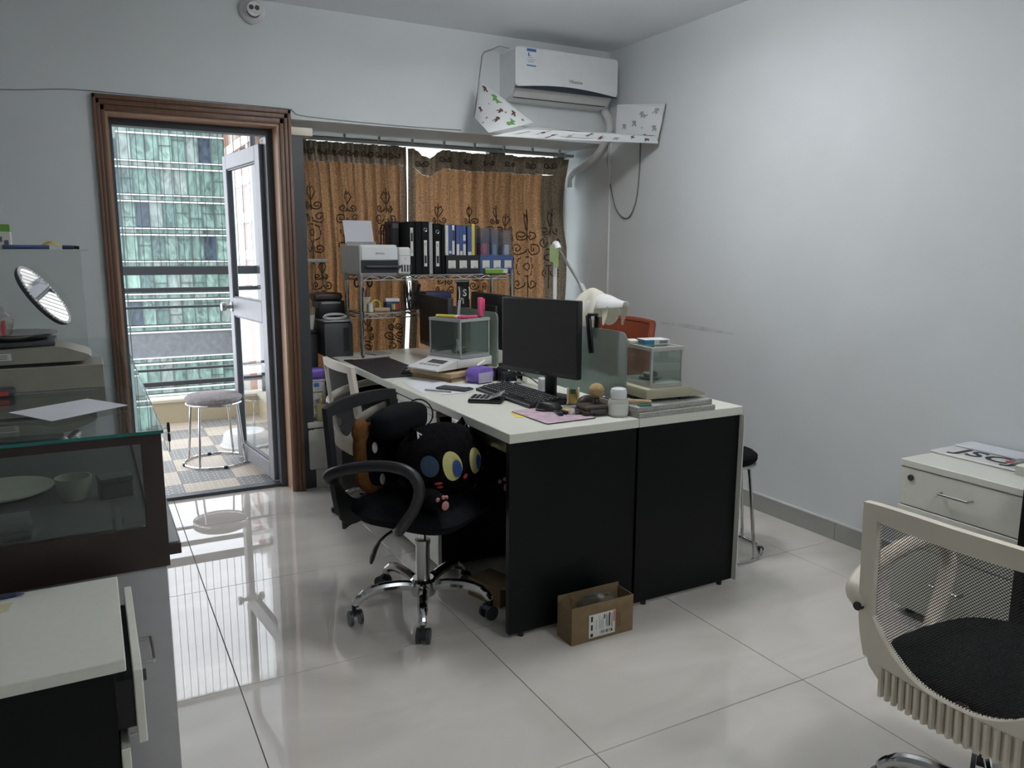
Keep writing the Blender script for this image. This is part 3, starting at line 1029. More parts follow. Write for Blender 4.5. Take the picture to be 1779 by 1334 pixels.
# frosted glass screens along the middle of the row
for (y0, y1, lab) in ((2.35, 3.28, 'frosted glass desk screen with a hanging black clip behind the front monitor'), (3.40, 4.255, 'frosted glass desk screen behind the rear balance')):
    t = thing('desk_screen', lab, 'screen', (XS + .005, y0, DT), group='frosted desk screens')
    L = y1 - y0
    pr = rrect(0, L, .035, .308, .035, 6)
    MB().prism([(a, b) for a, b in pr], -.004, .004, X=Matrix(((0, 0, 1, 0), (1, 0, 0, 0), (0, 1, 0, 0), (0, 0, 0, 1)))).build('glass_panel', m_frost, t)
    for yy in (.12, L - .12):
        MB().rbox(-.014, .014, yy - .035, yy + .035, 0, .05, .003).build('clamp', m_chrome, t)

# ------------------------------------------------------------------ office chairs
def office_chair(name, label, loc, rz, fm, mm, base_ang=0.0, group=None, arms=True, frame_gloss=None):
    t = thing(name, label, 'chair', loc, rz, group)
    ZT, ZB = .815, .345
    def hw(z):
        f = (z - ZB) / (ZT - ZB)
        return .188 + .052 * math.sin(min(1, f * 2.6 + .04) * PI * .5) - .026 * max(0, f - .45)
    def bx(y, z):
        return -.225 - .11 * (z - ZB) + .55 * y * y - .05 * max(0, .45 - z)
    def zlow(y):
        return .425 + .12 * min(1, abs(y) / .205) ** 2.6
    def ztop(y):
        return ZT - .012 * (abs(y) / .23) ** 3
    bw = .042
    fr = MB()
    def strip(z0f, z1f, y0f, y1f, nu, nv, th=.020):
        def fn(u, v):
            zz0 = z0f; zz1 = z1f
            s = u
            # v along z, u across
            y_guess = 0
            z = None
            for _ in range(3):
                a = zz0(y_guess) if callable(zz0) else zz0
                b = zz1(y_guess) if callable(zz1) else zz1
                z = a + (b - a) * v
                ya = y0f(z) if callable(y0f) else y0f
                yb = y1f(z) if callable(y1f) else y1f
                y_guess = ya + (yb - ya) * s
            return (bx(y_guess, z), y_guess, z)
        fr.sheet(fn, nu, nv, (-th, 0, 0))
    strip(lambda y: ZT - .045, ztop, lambda z: -hw(z), lambda z: hw(z), 20, 2)
    strip(lambda y: zlow(.19), lambda y: ZT - .045, lambda z: -hw(z), lambda z: -hw(z) + bw, 3, 12)
    strip(lambda y: zlow(.19), lambda y: ZT - .045, lambda z: hw(z) - bw, lambda z: hw(z), 3, 12)
    strip(lambda y: .425, zlow, lambda z: -hw(z), lambda z: hw(z), 24, 4)
    strip(lambda y: ZB + .055 * min(1, abs(y) / .205) ** 4, lambda y: .425, lambda z: -hw(z), lambda z: hw(z), 24, 3, .008)
    bf_ = fr.build('back_frame', fm, t)
    nr = 19
    for k in range(nr):
        y = -.17 + .34 * k / (nr - 1)
        rb = MB()
        rb.tube([(bx(y, z) - .014, y, z) for z in (ZB + .004, .375, .40, .4245)], .0065, 6, flat=1.3, up=(1, 0, 0))
        rb.build('rib', fm, bf_)
    MB().sheet(lambda u, v: (bx((u - .5) * .40, .41 + .37 * v) - .006, (u - .5) * .40, .41 + .37 * v), 14, 12).build('mesh_back', mm, t)
    # spine from seat to back
    MB().tube(smooth_path([(-.10, 0, .388), (-.17, 0, .384), (-.205, 0, .395), (-.213, 0, .415)], 5), .018, 8, flat=.5).build('back_support', fm, t)
    # seat
    st = MB()
    def seat_fn(u, v):
        a = 2 * PI * u
        rr = v
        p = 2.0 / 3.4
        cx = math.copysign(abs(math.cos(a)) ** p, math.cos(a)) * .235 * rr
        cy = math.copysign(abs(math.sin(a)) ** p, math.sin(a)) * .235 * rr
        dome = .470 - .035 * rr ** 6 + .006 * math.cos(cy * 12) - (.012 * max(0, cx) / .235)
        return (cx + .01, cy, dome)
    st.sheet(seat_fn, 40, 8)
    st.sheet(lambda u, v: (seat_fn(u, 1)[0] * (1 - .12 * v), seat_fn(u, 1)[1] * (1 - .12 * v), seat_fn(u, 1)[2] - .035 * v), 40, 2)
    st.sheet(lambda u, v: (seat_fn(u, 1)[0] * .88 * (1 - v), seat_fn(u, 1)[1] * .88 * (1 - v), .400), 40, 2)
    st.build('seat', m_fab, t, 50)
    MB().rbox(-.14, .13, -.10, .10, .372, .3995, .006).build('seat_plate', m_black, t)
    if arms:
        for s in (-1, 1):
            pts = [(bx(.23, .56) - .012, s * .225, .545), (bx(.23, .57) - .004, s * .262, .57), (-.17, s * .275, .600), (-.05, s * .275, .632), (.06, s * .272, .640), (.125, s * .268, .618), (.145, s * .262, .565), (.115, s * .252, .49), (.06, s * .238, .42), (.02, s * .20, .388), (-.02, s * .12, .385)]
            am = MB()
            am.tube(smooth_path(pts, 5), [.020] * 5 * (len(pts) - 1) + [.018], 10, flat=1.0, up=(0, 1, 0))
            arm = am.build('armrest', fm, t, 60)
            MB().cyl((bx(.23, .56) - .034, s * .232, .548), (bx(.23, .56) - .020, s * .232, .548), .010, n=14).build('screw_cap', m_black, arm)
    # lever
    lv = MB()
    lv.tube([(-.02, -.09, .375), (-.03, -.20, .365), (-.04, -.225, .35)], .005, 6)
    lv.build('lever_rod', m_black, t)
    MB().tube([(-.04, -.222, .353), (-.052, -.235, .325), (-.062, -.243, .29), (-.066, -.246, .272)], [.008, .014, .016, .010], 8, flat=.55).build('lever_paddle', m_black, t)
    # gas column and star base
    MB().lathe([(.0, .215), (.014, .215), (.014, .372), (.0, .372)], 16).build('gas_rod', m_chrome, t)
    MB().lathe([(.030, .095), (.0265, .10), (.0265, .27), (.030, .272), (.030, .285), (.016, .287), (.0, .287)], 20).build('column', m_steel, t)
    MB().lathe([(0, .07), (.045, .07), (.050, .085), (.050, .125), (.040, .135), (.0, .135)], 24).build('hub', m_chrome, t)
    for k in range(5):
        a = base_ang + 2 * PI * k / 5
        lg = MB()
        X = R(a)
        lg.tube(smooth_path([(.035, 0, .105), (.10, 0, .118), (.18, 0, .118), (.235, 0, .098), (.262, 0, .068)], 5), [.020] * 10 + [.019] * 5 + [.016] * 5 + [.013], 10, up=(0, 1, 0), flat=1.0, X=X)
        leg = lg.build('base_leg', m_chrome, t)
        ca = a + .9 + k * 1.3
        Y = X @ T(.265, 0, 0) @ R(ca - a)
        cs = MB()
        cs.cyl((0, 0, .045), (0, 0, .072), .008, n=10, X=Y)
        # hood: half-round shell between the wheels
        cs.prism([(.026 * math.cos(th), .026 * math.sin(th)) for th in [PI * q / 12 for q in range(-1, 11)]], -.012, .012, X=Y @ T(-.012, 0, .0275) @ R(PI / 2, 'X'))
        ch = cs.build('caster', m_black, leg)
        for s in (-1, 1):
            MB().cyl((-.012, s * .013, .0275), (-.012, s * .024, .0275), .0272, n=20, X=Y).build('wheel', m_dgray, leg)
    return t
BC = (1.035, 2.62, 0)
BR = math.radians(-52)
office_chair('office_chair', 'black mesh office chair with chrome star base holding the plush cushions', BC, BR, m_black, m_meshb, 0.2)
office_chair('office_chair', 'cream framed mesh office chair seen from behind at the right frame edge', (1.765, 0.885, 0), 0.02, m_cream, m_mesh, 2.0 - .1)
office_chair('office_chair', 'cream framed mesh office chair pushed up to the rear desk behind the black chair', (1.33, 3.83, 0), 0.03, m_cream, m_mesh, 0.5)

# orange chair on the far side of the row
oc = thing('padded_chair', 'orange padded chair behind the frosted screen by the right wall', 'chair', (2.50, 3.66, 0), PI)
def _ob(u, v):
    y = (u - .5) * (.50 - .03 * v)
    return (-.20 - .07 * v + 1.0 * y * y, y, .50 + .46 * v)
MB().sheet(_ob, 14, 10, (-.03, 0, 0)).build('backrest', m_orange, oc)
_bd = MB()
_bd.tube([(_ob(u, 1)[0] - .015, _ob(u, 1)[1], _ob(u, 1)[2]) for u in [i / 14 for i in range(15)]], .019, 8)
for uu in (0, 1):
    _bd.tube([(_ob(uu, v)[0] - .015, _ob(uu, v)[1], _ob(uu, v)[2]) for v in [i / 10 for i in range(11)]], .019, 8)
_bd.build('back_rim', m_orange, oc)
MB().rbox(-.19, .20, -.23, .23, .42, .485, .025, 3).build('seat', m_orange, oc)
for s in (-1, 1):
    MB().tube(smooth_path([(.17, s * .20, .0), (.165, s * .20, .30), (.12, s * .20, .405), (-.10, s * .20, .412), (-.19, s * .20, .0)], 4), .011, 8).build('leg', m_chrome, oc)
    MB().tube([(-.14, s * .20, .41), (-.235, s * .20, .46), (-.25, s * .20, .60)], .010, 8).build('back_strut', m_black, oc)

# ------------------------------------------------------------------ cushions on the black chair
CH = T(*BC) @ R(BR)
def on_chair(name, label, cat, x, y, z, rz=0.0, ry=0.0, group=None):
    t = thing(name, label, cat, (0, 0, 0), group=group)
    t.matrix_world = CH @ T(x, y, z) @ R(rz) @ R(ry, 'Y')
    return t
# toast-shaped back cushion: black face, brown rim
tc_ = on_chair('back_cushion', 'tall back cushion with black face and brown plush rim on the black chair', 'cushion', -.150, .015, .472, 0, -.08)
prof = rrect(-.165, .165, .03, .235, .055, 6)
MX = Matrix(((0, 0, 1, 0), (1, 0, 0, 0), (0, 1, 0, 0), (0, 0, 0, 1)))
mb = MB()
rim = [(0.0, x, y) for x, y in prof]
mb.tube(rim, .027, 10, closed=True)
mb.build('rim', m_brownplush, tc_)
MB().prism([(x * .99, .12 + (y - .12) * .99) for x, y in prof], -.012, .032, X=MX).build('face', m_plush, tc_)
for (yy, zz) in ((-.12, .175), (-.09, .05), (.12, .18)):
    MB().ell((.033, yy, zz), (.004, .017, .021), 14, 8).build('spot', m_whitef, tc_)
for s in (-1, 1):
    MB().ell((.0, s * .150, .240), (.026, .045, .045), 16, 10).build('ear', m_brownplush, tc_)
# neck roll strapped to the top of the back
nr_ = on_chair('neck_pillow', 'black bolster pillow resting across the top of the back cushion', 'pillow', -.098, .015, .672)
MB().ell((0, 0, .058), (.060, .150, .058), 24, 16, pw=.62).build('bolster', m_fab, nr_, 60)
MB().tube([(.058 * math.cos(a), .146, .058 + .054 * math.sin(a)) for a in [2 * PI * i / 24 for i in range(24)]], .003, 6, closed=True).build('piping', m_black, nr_)
# round black cat plush
cp = on_chair('cat_plush', 'round black cat plush with yellow eyes sitting on the black chair', 'plush toy', .072, .02, .470, math.radians(-20))
HZ = .132
hd_ = MB().ell((.0, 0, HZ), (.135, .175, .130), 30, 20, pw=.92).build('head', m_plush, cp, 60)
for s in (-1, 1):
    e = MB()
    e.add([(-.02, s * .06, HZ + .09), (-.02, s * .145, HZ + .07), (-.015, s * .128, HZ + .140), (.045, s * .10, HZ + .085)], [(0, 1, 2), (1, 3, 2), (3, 0, 2), (0, 3, 1)])
    e.build('ear', m_plush, hd_, 0)
    MB().add([(.024, s * .085, HZ + .098), (.020, s * .125, HZ + .088), (.010, s * .120, HZ + .122)], [(0, 1, 2)]).build('inner_ear', m_whitef, hd_, 0)
def on_face(y, z, ry, rz_, mat, nm, lift=0.0, parent=None, tilt=0.0):
    """flat oval felt patch lying on the head"""
    def hxp(yy, zz):
        q = 1 - (abs(yy) / .175) ** 2.17 - (abs(zz - HZ) / .130) ** 2.17
        return .135 * max(0.02, q) ** .46 + .003 + lift
    mb = MB()
    n = 24
    vs = [(hxp(y, z) + .002, y, z)]
    for i in range(n):
        a = 2 * PI * i / n
        dy, dz = ry * math.cos(a), rz_ * math.sin(a)
        yy = y + dy * math.cos(tilt) - dz * math.sin(tilt); zz = z + dy * math.sin(tilt) + dz * math.cos(tilt)
        vs.append((hxp(yy, zz), yy, zz))
    mb.add(vs, [(0, 1 + i, 1 + (i + 1) % n) for i in range(n)])
    mb.build(nm, mat, parent or hd_)
on_face(-.058, HZ + .005, .037, .055, m_eyey, 'eye', tilt=.25)
on_face(.050, HZ + .005, .034, .050, m_eyey, 'eye', tilt=.25)
on_face(-.044, HZ - .004, .018, .033, m_eyeb, 'pupil', .004, tilt=.2)
on_face(.063, HZ - .002, .016, .030, m_eyeb, 'pupil', .004, tilt=.2)
on_face(-.004, HZ - .040, .010, .010, m_redf, 'nose', .003)
on_face(-.105, HZ - .052, .013, .006, m_redf, 'cheek_mark', .002)
on_face(-.095, HZ - .068, .010, .005, m_redf, 'cheek_mark', .002)
on_face(.105, HZ - .035, .012, .006, m_redf, 'cheek_mark', .002)
on_face(-.132, HZ + .012, .024, .038, m_eard, 'side_patch', .001)
for s in (-1, 1):
    pw_ = MB().ell((.11, s * .15, .036), (.085, .040, .036), 18, 12).build('paw', m_plush, cp, 60)
    for (dy, dz, r) in ((0, -.006, .016), (-.019, .015, .008), (0.0, .021, .008), (.019, .015, .008)):
        MB().ell((.192 - abs(dy) * .5 - max(0, dz) * .5, s * .15 + dy, .036 + dz), (.006, r, r), 12, 8).build('paw_pad', m_pinkf, pw_)

# ------------------------------------------------------------------ curtains
YC = 4.735
def spiral(cx, cz, r, turns, a0, sgn, n=30):
    return [(cx + sgn * r * (1 - .82 * i / n) * math.cos(a0 + turns * 2 * PI * i / n), cz + r * (1 - .82 * i / n) * math.sin(a0 + turns * 2 * PI * i / n)) for i in range(n + 1)]
def motif(cx, cz, s=1.0):
    """scroll ornament: list of polylines in (x,z)"""
    L = []
    for sg in (-1, 1):
        L.append(spiral(cx + sg * .030 * s, cz + .085 * s, .024 * s, 1.5, PI, sg))
        L.append(spiral(cx + sg * .040 * s, cz + .025 * s, .032 * s, 1.6, PI, sg))
        L.append(spiral(cx + sg * .036 * s, cz - .135 * s, .026 * s, 1.5, PI * .9, sg))
        L.append([(cx + sg * .004 * s, cz + .11 * s), (cx + sg * .02 * s, cz + .15 * s), (cx + sg * .012 * s, cz + .18 * s), (cx, cz + .165 * s)])
    for k in range(8):
        a = 2 * PI * k / 8
        L.append([(cx + .034 * s * math.cos(a + t) + .010 * s * math.cos(a), cz - .055 * s + .034 * s * math.sin(a + t) + .010 * s * math.sin(a)) for t in (-.35, -.15, 0, .15, .35)])
    L.append([(cx + .016 * s * math.cos(t), cz - .055 * s + .016 * s * math.sin(t)) for t in [2 * PI * i / 14 for i in range(15)]])
    L.append([(cx, cz - .10 * s), (cx, cz - .22 * s)])
    L.append([(cx, cz + .06 * s), (cx, cz + .20 * s)])
    return L

def curtain(name, label, xl, xr, ztopf, zbot, seed, motifs, edge_l=0.0, edge_r=0.0, nfold=9, hdr=.115):
    """xl(z), xr(z) give the left and right edge at height z"""
    rnd = random.Random(seed)
    ph = [rnd.uniform(0, 6.28) for _ in range(4)]
    t = thing(name, label, 'curtain', (0, 0, 0), group='gold bay window curtains')
    zmid = ztopf(.5) - hdr
    def surf(u, z, off=0.0):
        x = xl(z) + (xr(z) - xl(z)) * u
        drop = min(1, max(0, (2.0 - z) / 1.2))
        y = YC + .026 * math.sin(u * nfold * 2 * PI + ph[0] + .5 * math.sin(z * 2.3 + ph[1])) * (.55 + .6 * drop) + .012 * math.sin(u * nfold * 4.7 * PI + ph[2] + z * 1.7) + .006 * math.sin(u * 31 + z * 9 + ph[3])
        return Vector((x, y + off, z))
    nu = 110
    us0, us1 = edge_l, 1 - edge_r
    MB().sheet(lambda u, v: surf(us0 + (us1 - us0) * u, zbot + (ztopf(us0 + (us1 - us0) * u) - hdr - zbot) * v), nu, 40).build('cloth', m_curtain, t, 80)
    MB().sheet(lambda u, v: surf(u, ztopf(u) - hdr + hdr * v, -.003 if v < .01 else .004 * math.sin(u * 300)), nu * 2, 4).build('header', m_curthead, t, 80)
    if edge_l > 0:
        MB().sheet(lambda u, v: surf(edge_l * u, zbot + (ztopf(edge_l * u) - hdr - zbot) * v), 14, 40).build('lining_edge', m_curtedge, t, 80)
    if edge_r > 0:
        MB().sheet(lambda u, v: surf(1 - edge_r + edge_r * u, zbot + (ztopf(1 - edge_r * u) - hdr - zbot) * v), 30, 40).build('lining_edge', m_curtedge, t, 80)
    for (cx, cz, s) in motifs:
        em = MB()
        for pl in motif(cx, cz, s):
            pts = []
            for (x, z) in pl:
                u = (x - xl(z)) / (xr(z) - xl(z))
                if u < .01 or u > .99: continue
                pts.append(surf(u, z, -.003))
            if len(pts) > 1:
                em.tube(pts, .0036 * (.8 + .2 * s), 5)
        if em.v:
            tag(em.build('embroidered_scroll', m_embroid, t), kind='stuff')
    # scrolls on the header
    em = MB()
    for u in [.08 + .135 * i for i in range(7)]:
        z = ztopf(u) - hdr * .5
        x = xl(z) + (xr(z) - xl(z)) * u
        for sg in (-1, 1):
            pts = [surf((a - xl(b)) / (xr(b) - xl(b)), b, -.006) for a, b in spiral(x + sg * .022, z, .020, 1.4, PI, sg, 16) if 0.005 < (a - xl(b)) / (xr(b) - xl(b)) < .995]
            if len(pts) > 1: em.tube(pts, .0034, 5)
    if em.v:
        tag(em.build('header_scrolls', m_embroid, t), kind='stuff')
    return t
curtain('gold_curtain', 'gold patterned curtain panel nearest the door behind the printer', lambda z: 1.135 + .03 * math.sin((2 - z) * 2.2), lambda z: 1.800 - .035 * max(0, 1.25 - z), lambda u: 1.985, .56, 11,
        [(1.20, 1.52, 1.15), (1.42, 1.52, 1.0), (1.66, 1.52, 1.05), (1.25, 1.12, .9), (1.70, .80, .9), (1.52, .80, .8)], edge_r=.05)
def _droop(u):
    return 1.978 - .055 * max(0, 1 - abs(u - .12) / .075) - .004 * math.sin(u * 20)
curtain('gold_curtain', 'wide gold patterned curtain panel sagging from the rail beside the right wall', lambda z: 1.822 + .012 * math.sin(z * 3) - .075 * max(0, 1.15 - z), lambda z: 2.985 - .04 * math.sin(min(1, max(0, (1.98 - z) / .6)) * PI), _droop, .56, 12,
        [(2.02, 1.47, .9), (2.24, 1.47, .9), (2.42, 1.47, .9), (2.66, 1.33, 1.5), (2.50, 1.42, .9), (2.85, 1.38, 1.3), (2.05, 1.08, .9), (2.30, 1.10, .9)], edge_l=.03, edge_r=.17, nfold=10)
cr = thing('curtain_rail', 'grey curtain rail under the soffit of the window bay', 'curtain rail', (0, YC, 0))
MB().rbox(1.09, 3.03, -.014, .014, 1.990, 2.008, .003).build('rail', m_grayp, cr)
for k in range(9):
    x = 1.2 + k * .215
    MB().rbox(x - .006, x + .006, -.010, .010, 2.0085, 2.0355, .002, 1).build('bracket', m_grayp, cr)

# ------------------------------------------------------------------ air conditioner with wind deflector
ac = thing('air_conditioner', 'white wall mounted air conditioner over the window bay', 'air conditioner', (2.605, YB, 2.235))
AW = .355
# body: profile in (y,z), y negative = into the room
prof = [(0, .0), (0, .262), (-.165, .262), (-.185, .25), (-.19, .10), (-.175, .065), (-.12, .012), (-.08, .0)]
MP = Matrix(((0, 0, 1, 0), (1, 0, 0, 0), (0, 1, 0, 0), (0, 0, 0, 1)))
MB().prism(prof, -AW + .006, AW - .006, X=MP).build('casing', m_white2, ac)
fp = rrect(-AW - .002, AW + .002, .052, .270, .022, 5)
# front panel with curved lower edge
fp2 = []
for (x, z) in fp:
    if z < .12: z = z - .028 * (1 - (x / AW) ** 2) * 0 + .030 * (-(x / AW) * .0)
    fp2.append((x, z))
MXZ = Matrix(((1, 0, 0, 0), (0, 0, 1, 0), (0, 1, 0, 0), (0, 0, 0, 1)))
MB().prism(fp2, -.212, -.192, X=MXZ).build('front_panel', m_white2, ac)
lip = [(-AW, .058)] + [(-AW + 2 * AW * i / 24, .048 + .030 * math.sin(PI * i / 24) * 1.0) for i in range(25)] + [(AW, .058)]
lo = [(AW - .004 - (2 * AW - .008) * i / 24, .050 - .004 * math.sin(PI * i / 24)) for i in range(25)]
m_acdark = M('dark_blue_trim', (0.016, 0.02, 0.035), .35)
MB().prism([(x, z - .003) for x, z in [(-AW, .052)] + [(-AW + 2 * AW * i / 24, .053 + .026 * math.sin(PI * i / 24)) for i in range(25)]] + lo[:0] + [(AW, .046), (-AW, .046)], -.2125, -.196, X=MXZ).build('trim', m_acdark, ac)
MB().prism([(-.170, .058), (-.174, .062), (-.118, .006), (-.114, .004)], -AW + .03, AW - .03, X=MP).build('flap', m_white, ac)
MB().box(-AW + .03, AW - .03, -.128, -.1262, .004, .0085).build('flap_seam', m_ink, ac, 0)
text('Hisense', .030, m_graylet, ac, (.055, -.2128, .110), (PI / 2, 0, 0), 'brand_lettering')
# energy label: blue head, grades, red arrows; the code square is left plain
el = MB().box(-.284, -.222, -.2132, -.2122, .168, .264).build('energy_label', m_paper, ac, 0)
MB().box(-.284, -.222, -.2137, -.2133, .248, .264).build('label_band', m_blueink, el, 0)
MB().box(-.284, -.222, -.2137, -.2133, .168, .175).build('label_band', m_blueink, el, 0)
MB().box(-.284, -.222, -.2137, -.2133, .204, .2058).build('label_line', m_blueink, el, 0)
MB().box(-.274, -.268, -.2137, -.2133, .222, .242).build('grade_bar', m_ink, el, 0)
MB().box(-.266, -.259, -.2137, -.2133, .222, .228).build('grade_bar', m_redink, el, 0)
for z in (.214, .196, .190):
    MB().box(-.276, -.236, -.2137, -.2133, z, z + .0018).build('print_line', m_graylet, el, 0)
# refrigerant pipe
pi_ = MB().tube(smooth_path([(2.975, 4.29, 2.228), (2.982, 4.25, 2.17), (2.985, 4.24, 2.10), (2.995, 4.325, 2.025), (3.000, 4.44, 1.95), (3.005, 4.60, 1.905), (3.008, 4.70, 1.885), (3.008, 4.745, 1.85), (3.01, 4.75, 1.79)], 6), .023, 10).build('refrigerant_pipe', m_white)
tag(pi_, 'white lagged pipe curving from the air conditioner down into the bay', 'pipe')
# surface trunking in the corner and the loose power cord
tk = MB().rbox(XW - .014, XW - .001, 4.300, 4.328, .86, 2.04, .002, 1).build('cable_trunking', m_white)
tag(tk, 'slim white trunking strip down the corner beside the bay', 'trunking')
pc = MB().tube(smooth_path([(XW - .006, 3.995, 2.03), (XW - .006, 3.997, 1.83), (XW - .008, 4.02, 1.66), (XW - .010, 4.085, 1.565), (XW - .010, 4.17, 1.575), (XW - .008, 4.24, 1.64), (XW - .006, 4.29, 1.75), (XW - .006, 4.335, 1.90), (XW - .006, 4.336, 2.03)], 6), .0042, 6).build('hanging_cable', M('grey_cord', (0.16, 0.17, 0.17), .6))
tag(pc, 'grey power cord hanging in a loop on the right wall', 'cord')

# wind deflector: wire frame with printed white cloth
m_cloth = bpy.data.materials.new('printed_deflector_cloth')
m_cloth.use_nodes = True
_nt = m_cloth.node_tree
_pb = _nt.nodes['Principled BSDF']
_pb.inputs['Base Color'].default_value = (0.66, 0.68, 0.68, 1)
_pb.inputs['Roughness'].default_value = .7
df = thing('wind_deflector', 'printed white cloth wind deflector on a wire frame under the air conditioner', 'wind deflector', (2.605, YB, 2.05))
wf_ = MB()
wf_.tube([(-.452, -.003, .451), (-.50, -.07, .41), (-.637, -.249, .032), (-.676, -.499, -.082)], .003, 6)
wf_.tube([(-.452, -.006, .451), (-.40, -.10, .47), (-.34, -.10, .465)], .003, 6)
wf_.tube([(-.676, -.499, -.082), (.415, -.548, -.064), (.425, -.598, .147)], .003, 6)
wf_.build('wire_frame', m_steel, df)
# left panel, crumpled and folded over
def P3(pts):
    return [Vector(p) for p in pts]
def quadsheet(a, b, c, d, bulge, nrm, nu=10, nv=10):
    a, b, c, d = P3((a, b, c, d)); nrm = Vector(nrm)
    def fn(u, v):
        p = a * (1 - u) * (1 - v) + b * u * (1 - v) + c * u * v + d * (1 - u) * v
        return p + nrm * (bulge * math.sin(PI * u) * math.sin(PI * v) + .004 * math.sin(7 * u + 5 * v))
    return fn
panels = []
fL = quadsheet((-.637, -.252, .032), (-.676, -.502, -.082), (-.399, -.502, -.008), (-.555, -.152, .256), .035, (.3, -1, 0))
fM = quadsheet((-.66, -.508, -.098), (.412, -.556, -.072), (.40, -.548, -.030), (-.45, -.505, -.046), .0, (0, -1, 0), 20, 4)
fS = quadsheet((-.45, -.500, -.042), (.40, -.545, -.028), (.33, -.26, -.008), (-.40, -.25, .015), .006, (0, 0, 1), 20, 6)
fR = quadsheet((.30, -.29, -.018), (.412, -.552, -.064), (.424, -.601, .147), (.30, -.29, .178), .008, (-1, -.5, 0))
for f, nu, nv in ((fL, 14, 14), (fM, 30, 4), (fS, 24, 8), (fR, 12, 12)):
    MB().sheet(f, nu, nv, (0, .0016, .0004)).build('cloth_panel', m_cloth, df, 70)
# printed motifs: small dinosaurs, bears, crosses, rings
def dino(s):
    return [(x * s, y * s) for x, y in [(-.5, .1), (-.35, .45), (-.1, .55), (.05, .4), (-.02, .2), (.15, .05), (.35, .0), (.55, .15), (.5, -.1), (.3, -.25), (.25, -.5), (.12, -.5), (.1, -.3), (-.1, -.3), (-.12, -.5), (-.25, -.5), (-.25, -.15), (-.3, .05)]]
def bear(s):
    return [(x * s, y * s) for x, y in [(-.3, .5), (-.05, .55), (.2, .5), (.3, .3), (.15, .1), (.3, -.1), (.25, -.45), (.1, -.5), (.05, -.25), (-.1, -.2), (-.2, -.5), (-.35, -.45), (-.25, -.05), (-.15, .12), (-.35, .2)]]
def cross(s):
    return [(x * s, y * s) for x, y in [(-.5, .12), (-.12, .12), (-.12, .5), (.12, .5), (.12, .12), (.5, .12), (.5, -.12), (.12, -.12), (.12, -.5), (-.12, -.5), (-.12, -.12), (-.5, -.12)]]
m_pg = M('green_print_ink', (0.10, 0.30, 0.07), .7, var=0)
m_pb = M('brown_print_ink', (0.11, 0.06, 0.05), .7, var=0)
m_pgr = M('grey_print_ink', (0.30, 0.31, 0.31), .7, var=0)
def stamp(f, u, v, poly, du, dv, ang, mat, mbs, side=-1):
    c, s = math.cos(ang), math.sin(ang)
    vs = []
    for (x, y) in poly:
        xx, yy = x * c - y * s, x * s + y * c
        uu = min(.995, max(.005, u + xx * du)); vv = min(.995, max(.005, v + yy * dv))
        p = f(uu, vv)
        vs.append(p + (Vector((-.0020, -.0012, 0.0)) if f is fR else Vector((.0006, -.0022, .0004))))
    MB().add(vs, [tuple(range(len(vs)))]).build('printed_motif', mat, df, 0)
prints = {}
for (u, v, sh, sz, a, m) in [(.12, .88, bear(1), .13, .4, m_pb), (.33, .80, dino(1), .20, 0, m_pg), (.50, .55, bear(1), .14, -.3, m_pb), (.12, .28, bear(1), .13, .9, m_pb), (.62, .32, bear(1), .16, .2, m_pb), (.86, .55, dino(1), .20, 2.6, m_pg), (.72, .78, bear(1), .15, .5, m_pb),
                             (.40, .20, cross(1), .07, .7, m_pb), (.60, .62, cross(1), .06, .2, m_pb), (.45, .06, cross(1), .07, .4, m_pb), (.90, .85, cross(1), .07, .4, m_pb), (.25, .55, cross(1), .05, 0, m_pgr)]:
    stamp(fL, u, v, sh, sz, sz, a, m, prints)
for (u, v, sh, sz, a, m) in [(.20, .35, bear(1), .15, 0, m_pgr), (.42, .45, bear(1), .16, 0, m_pgr), (.60, .70, dino(1), .18, 0, m_pgr), (.84, .80, bear(1), .16, -.3, m_pgr), (.88, .35, bear(1), .15, .2, m_pgr), (.70, .12, bear(1), .13, .5, m_pb), (.35, .12, cross(1), .07, .3, m_pb), (.60, .35, cross(1), .06, .3, m_pgr), (.12, .08, bear(1), .10, .2, m_pb)]:
    stamp(fR, u, v, sh, sz, sz, a, m, prints)
for k in range(9):
    stamp(fM, .08 + .105 * k, .5 + .2 * math.sin(k * 2), (bear, cross, dino)[k % 3](1), .035, .55, k * 1.3, m_pb if k % 3 else m_pgr, prints)

# ------------------------------------------------------------------ dome camera at the top of the back wall
dc = thing('security_camera', 'white dome security camera at the top of the back wall', 'camera', (.839, YB, 2.545), rot=(PI / 2, 0, 0))
MB().lathe([(0, 0), (.062, 0), (.064, .012), (.058, .022), (.046, .030), (0, .030)], 28).build('base', m_white, dc)
ey = MB()
ey.ell((0, 0, .034), (.043, .043, .034), 24, 14)
ey.build('eyeball', m_white2, dc)
X = T(0, -.002, .058) @ R(.18, 'X')
fcs = MB().cyl((0, 0, .002), (0, 0, .010), .036, .034, 28, X=X).build('face_plate', m_white, dc)
for s in (-1, 1):
    MB().cyl((s * .014, .006, .0103), (s * .014, .006, .012), .0115, n=20, X=X).build('lens', m_blackg, fcs)
MB().cyl((0, -.015, .0103), (0, -.015, .011), .002, n=8, X=X).build('sensor', m_ink, fcs)
sl = MB().tube([(.034 * math.cos(a), .034 * math.sin(a) - .006, .050) for a in [PI * (1.05 + .9 * i / 16) for i in range(17)]], .0022, 6).build('shadow_gap', m_ink, dc)

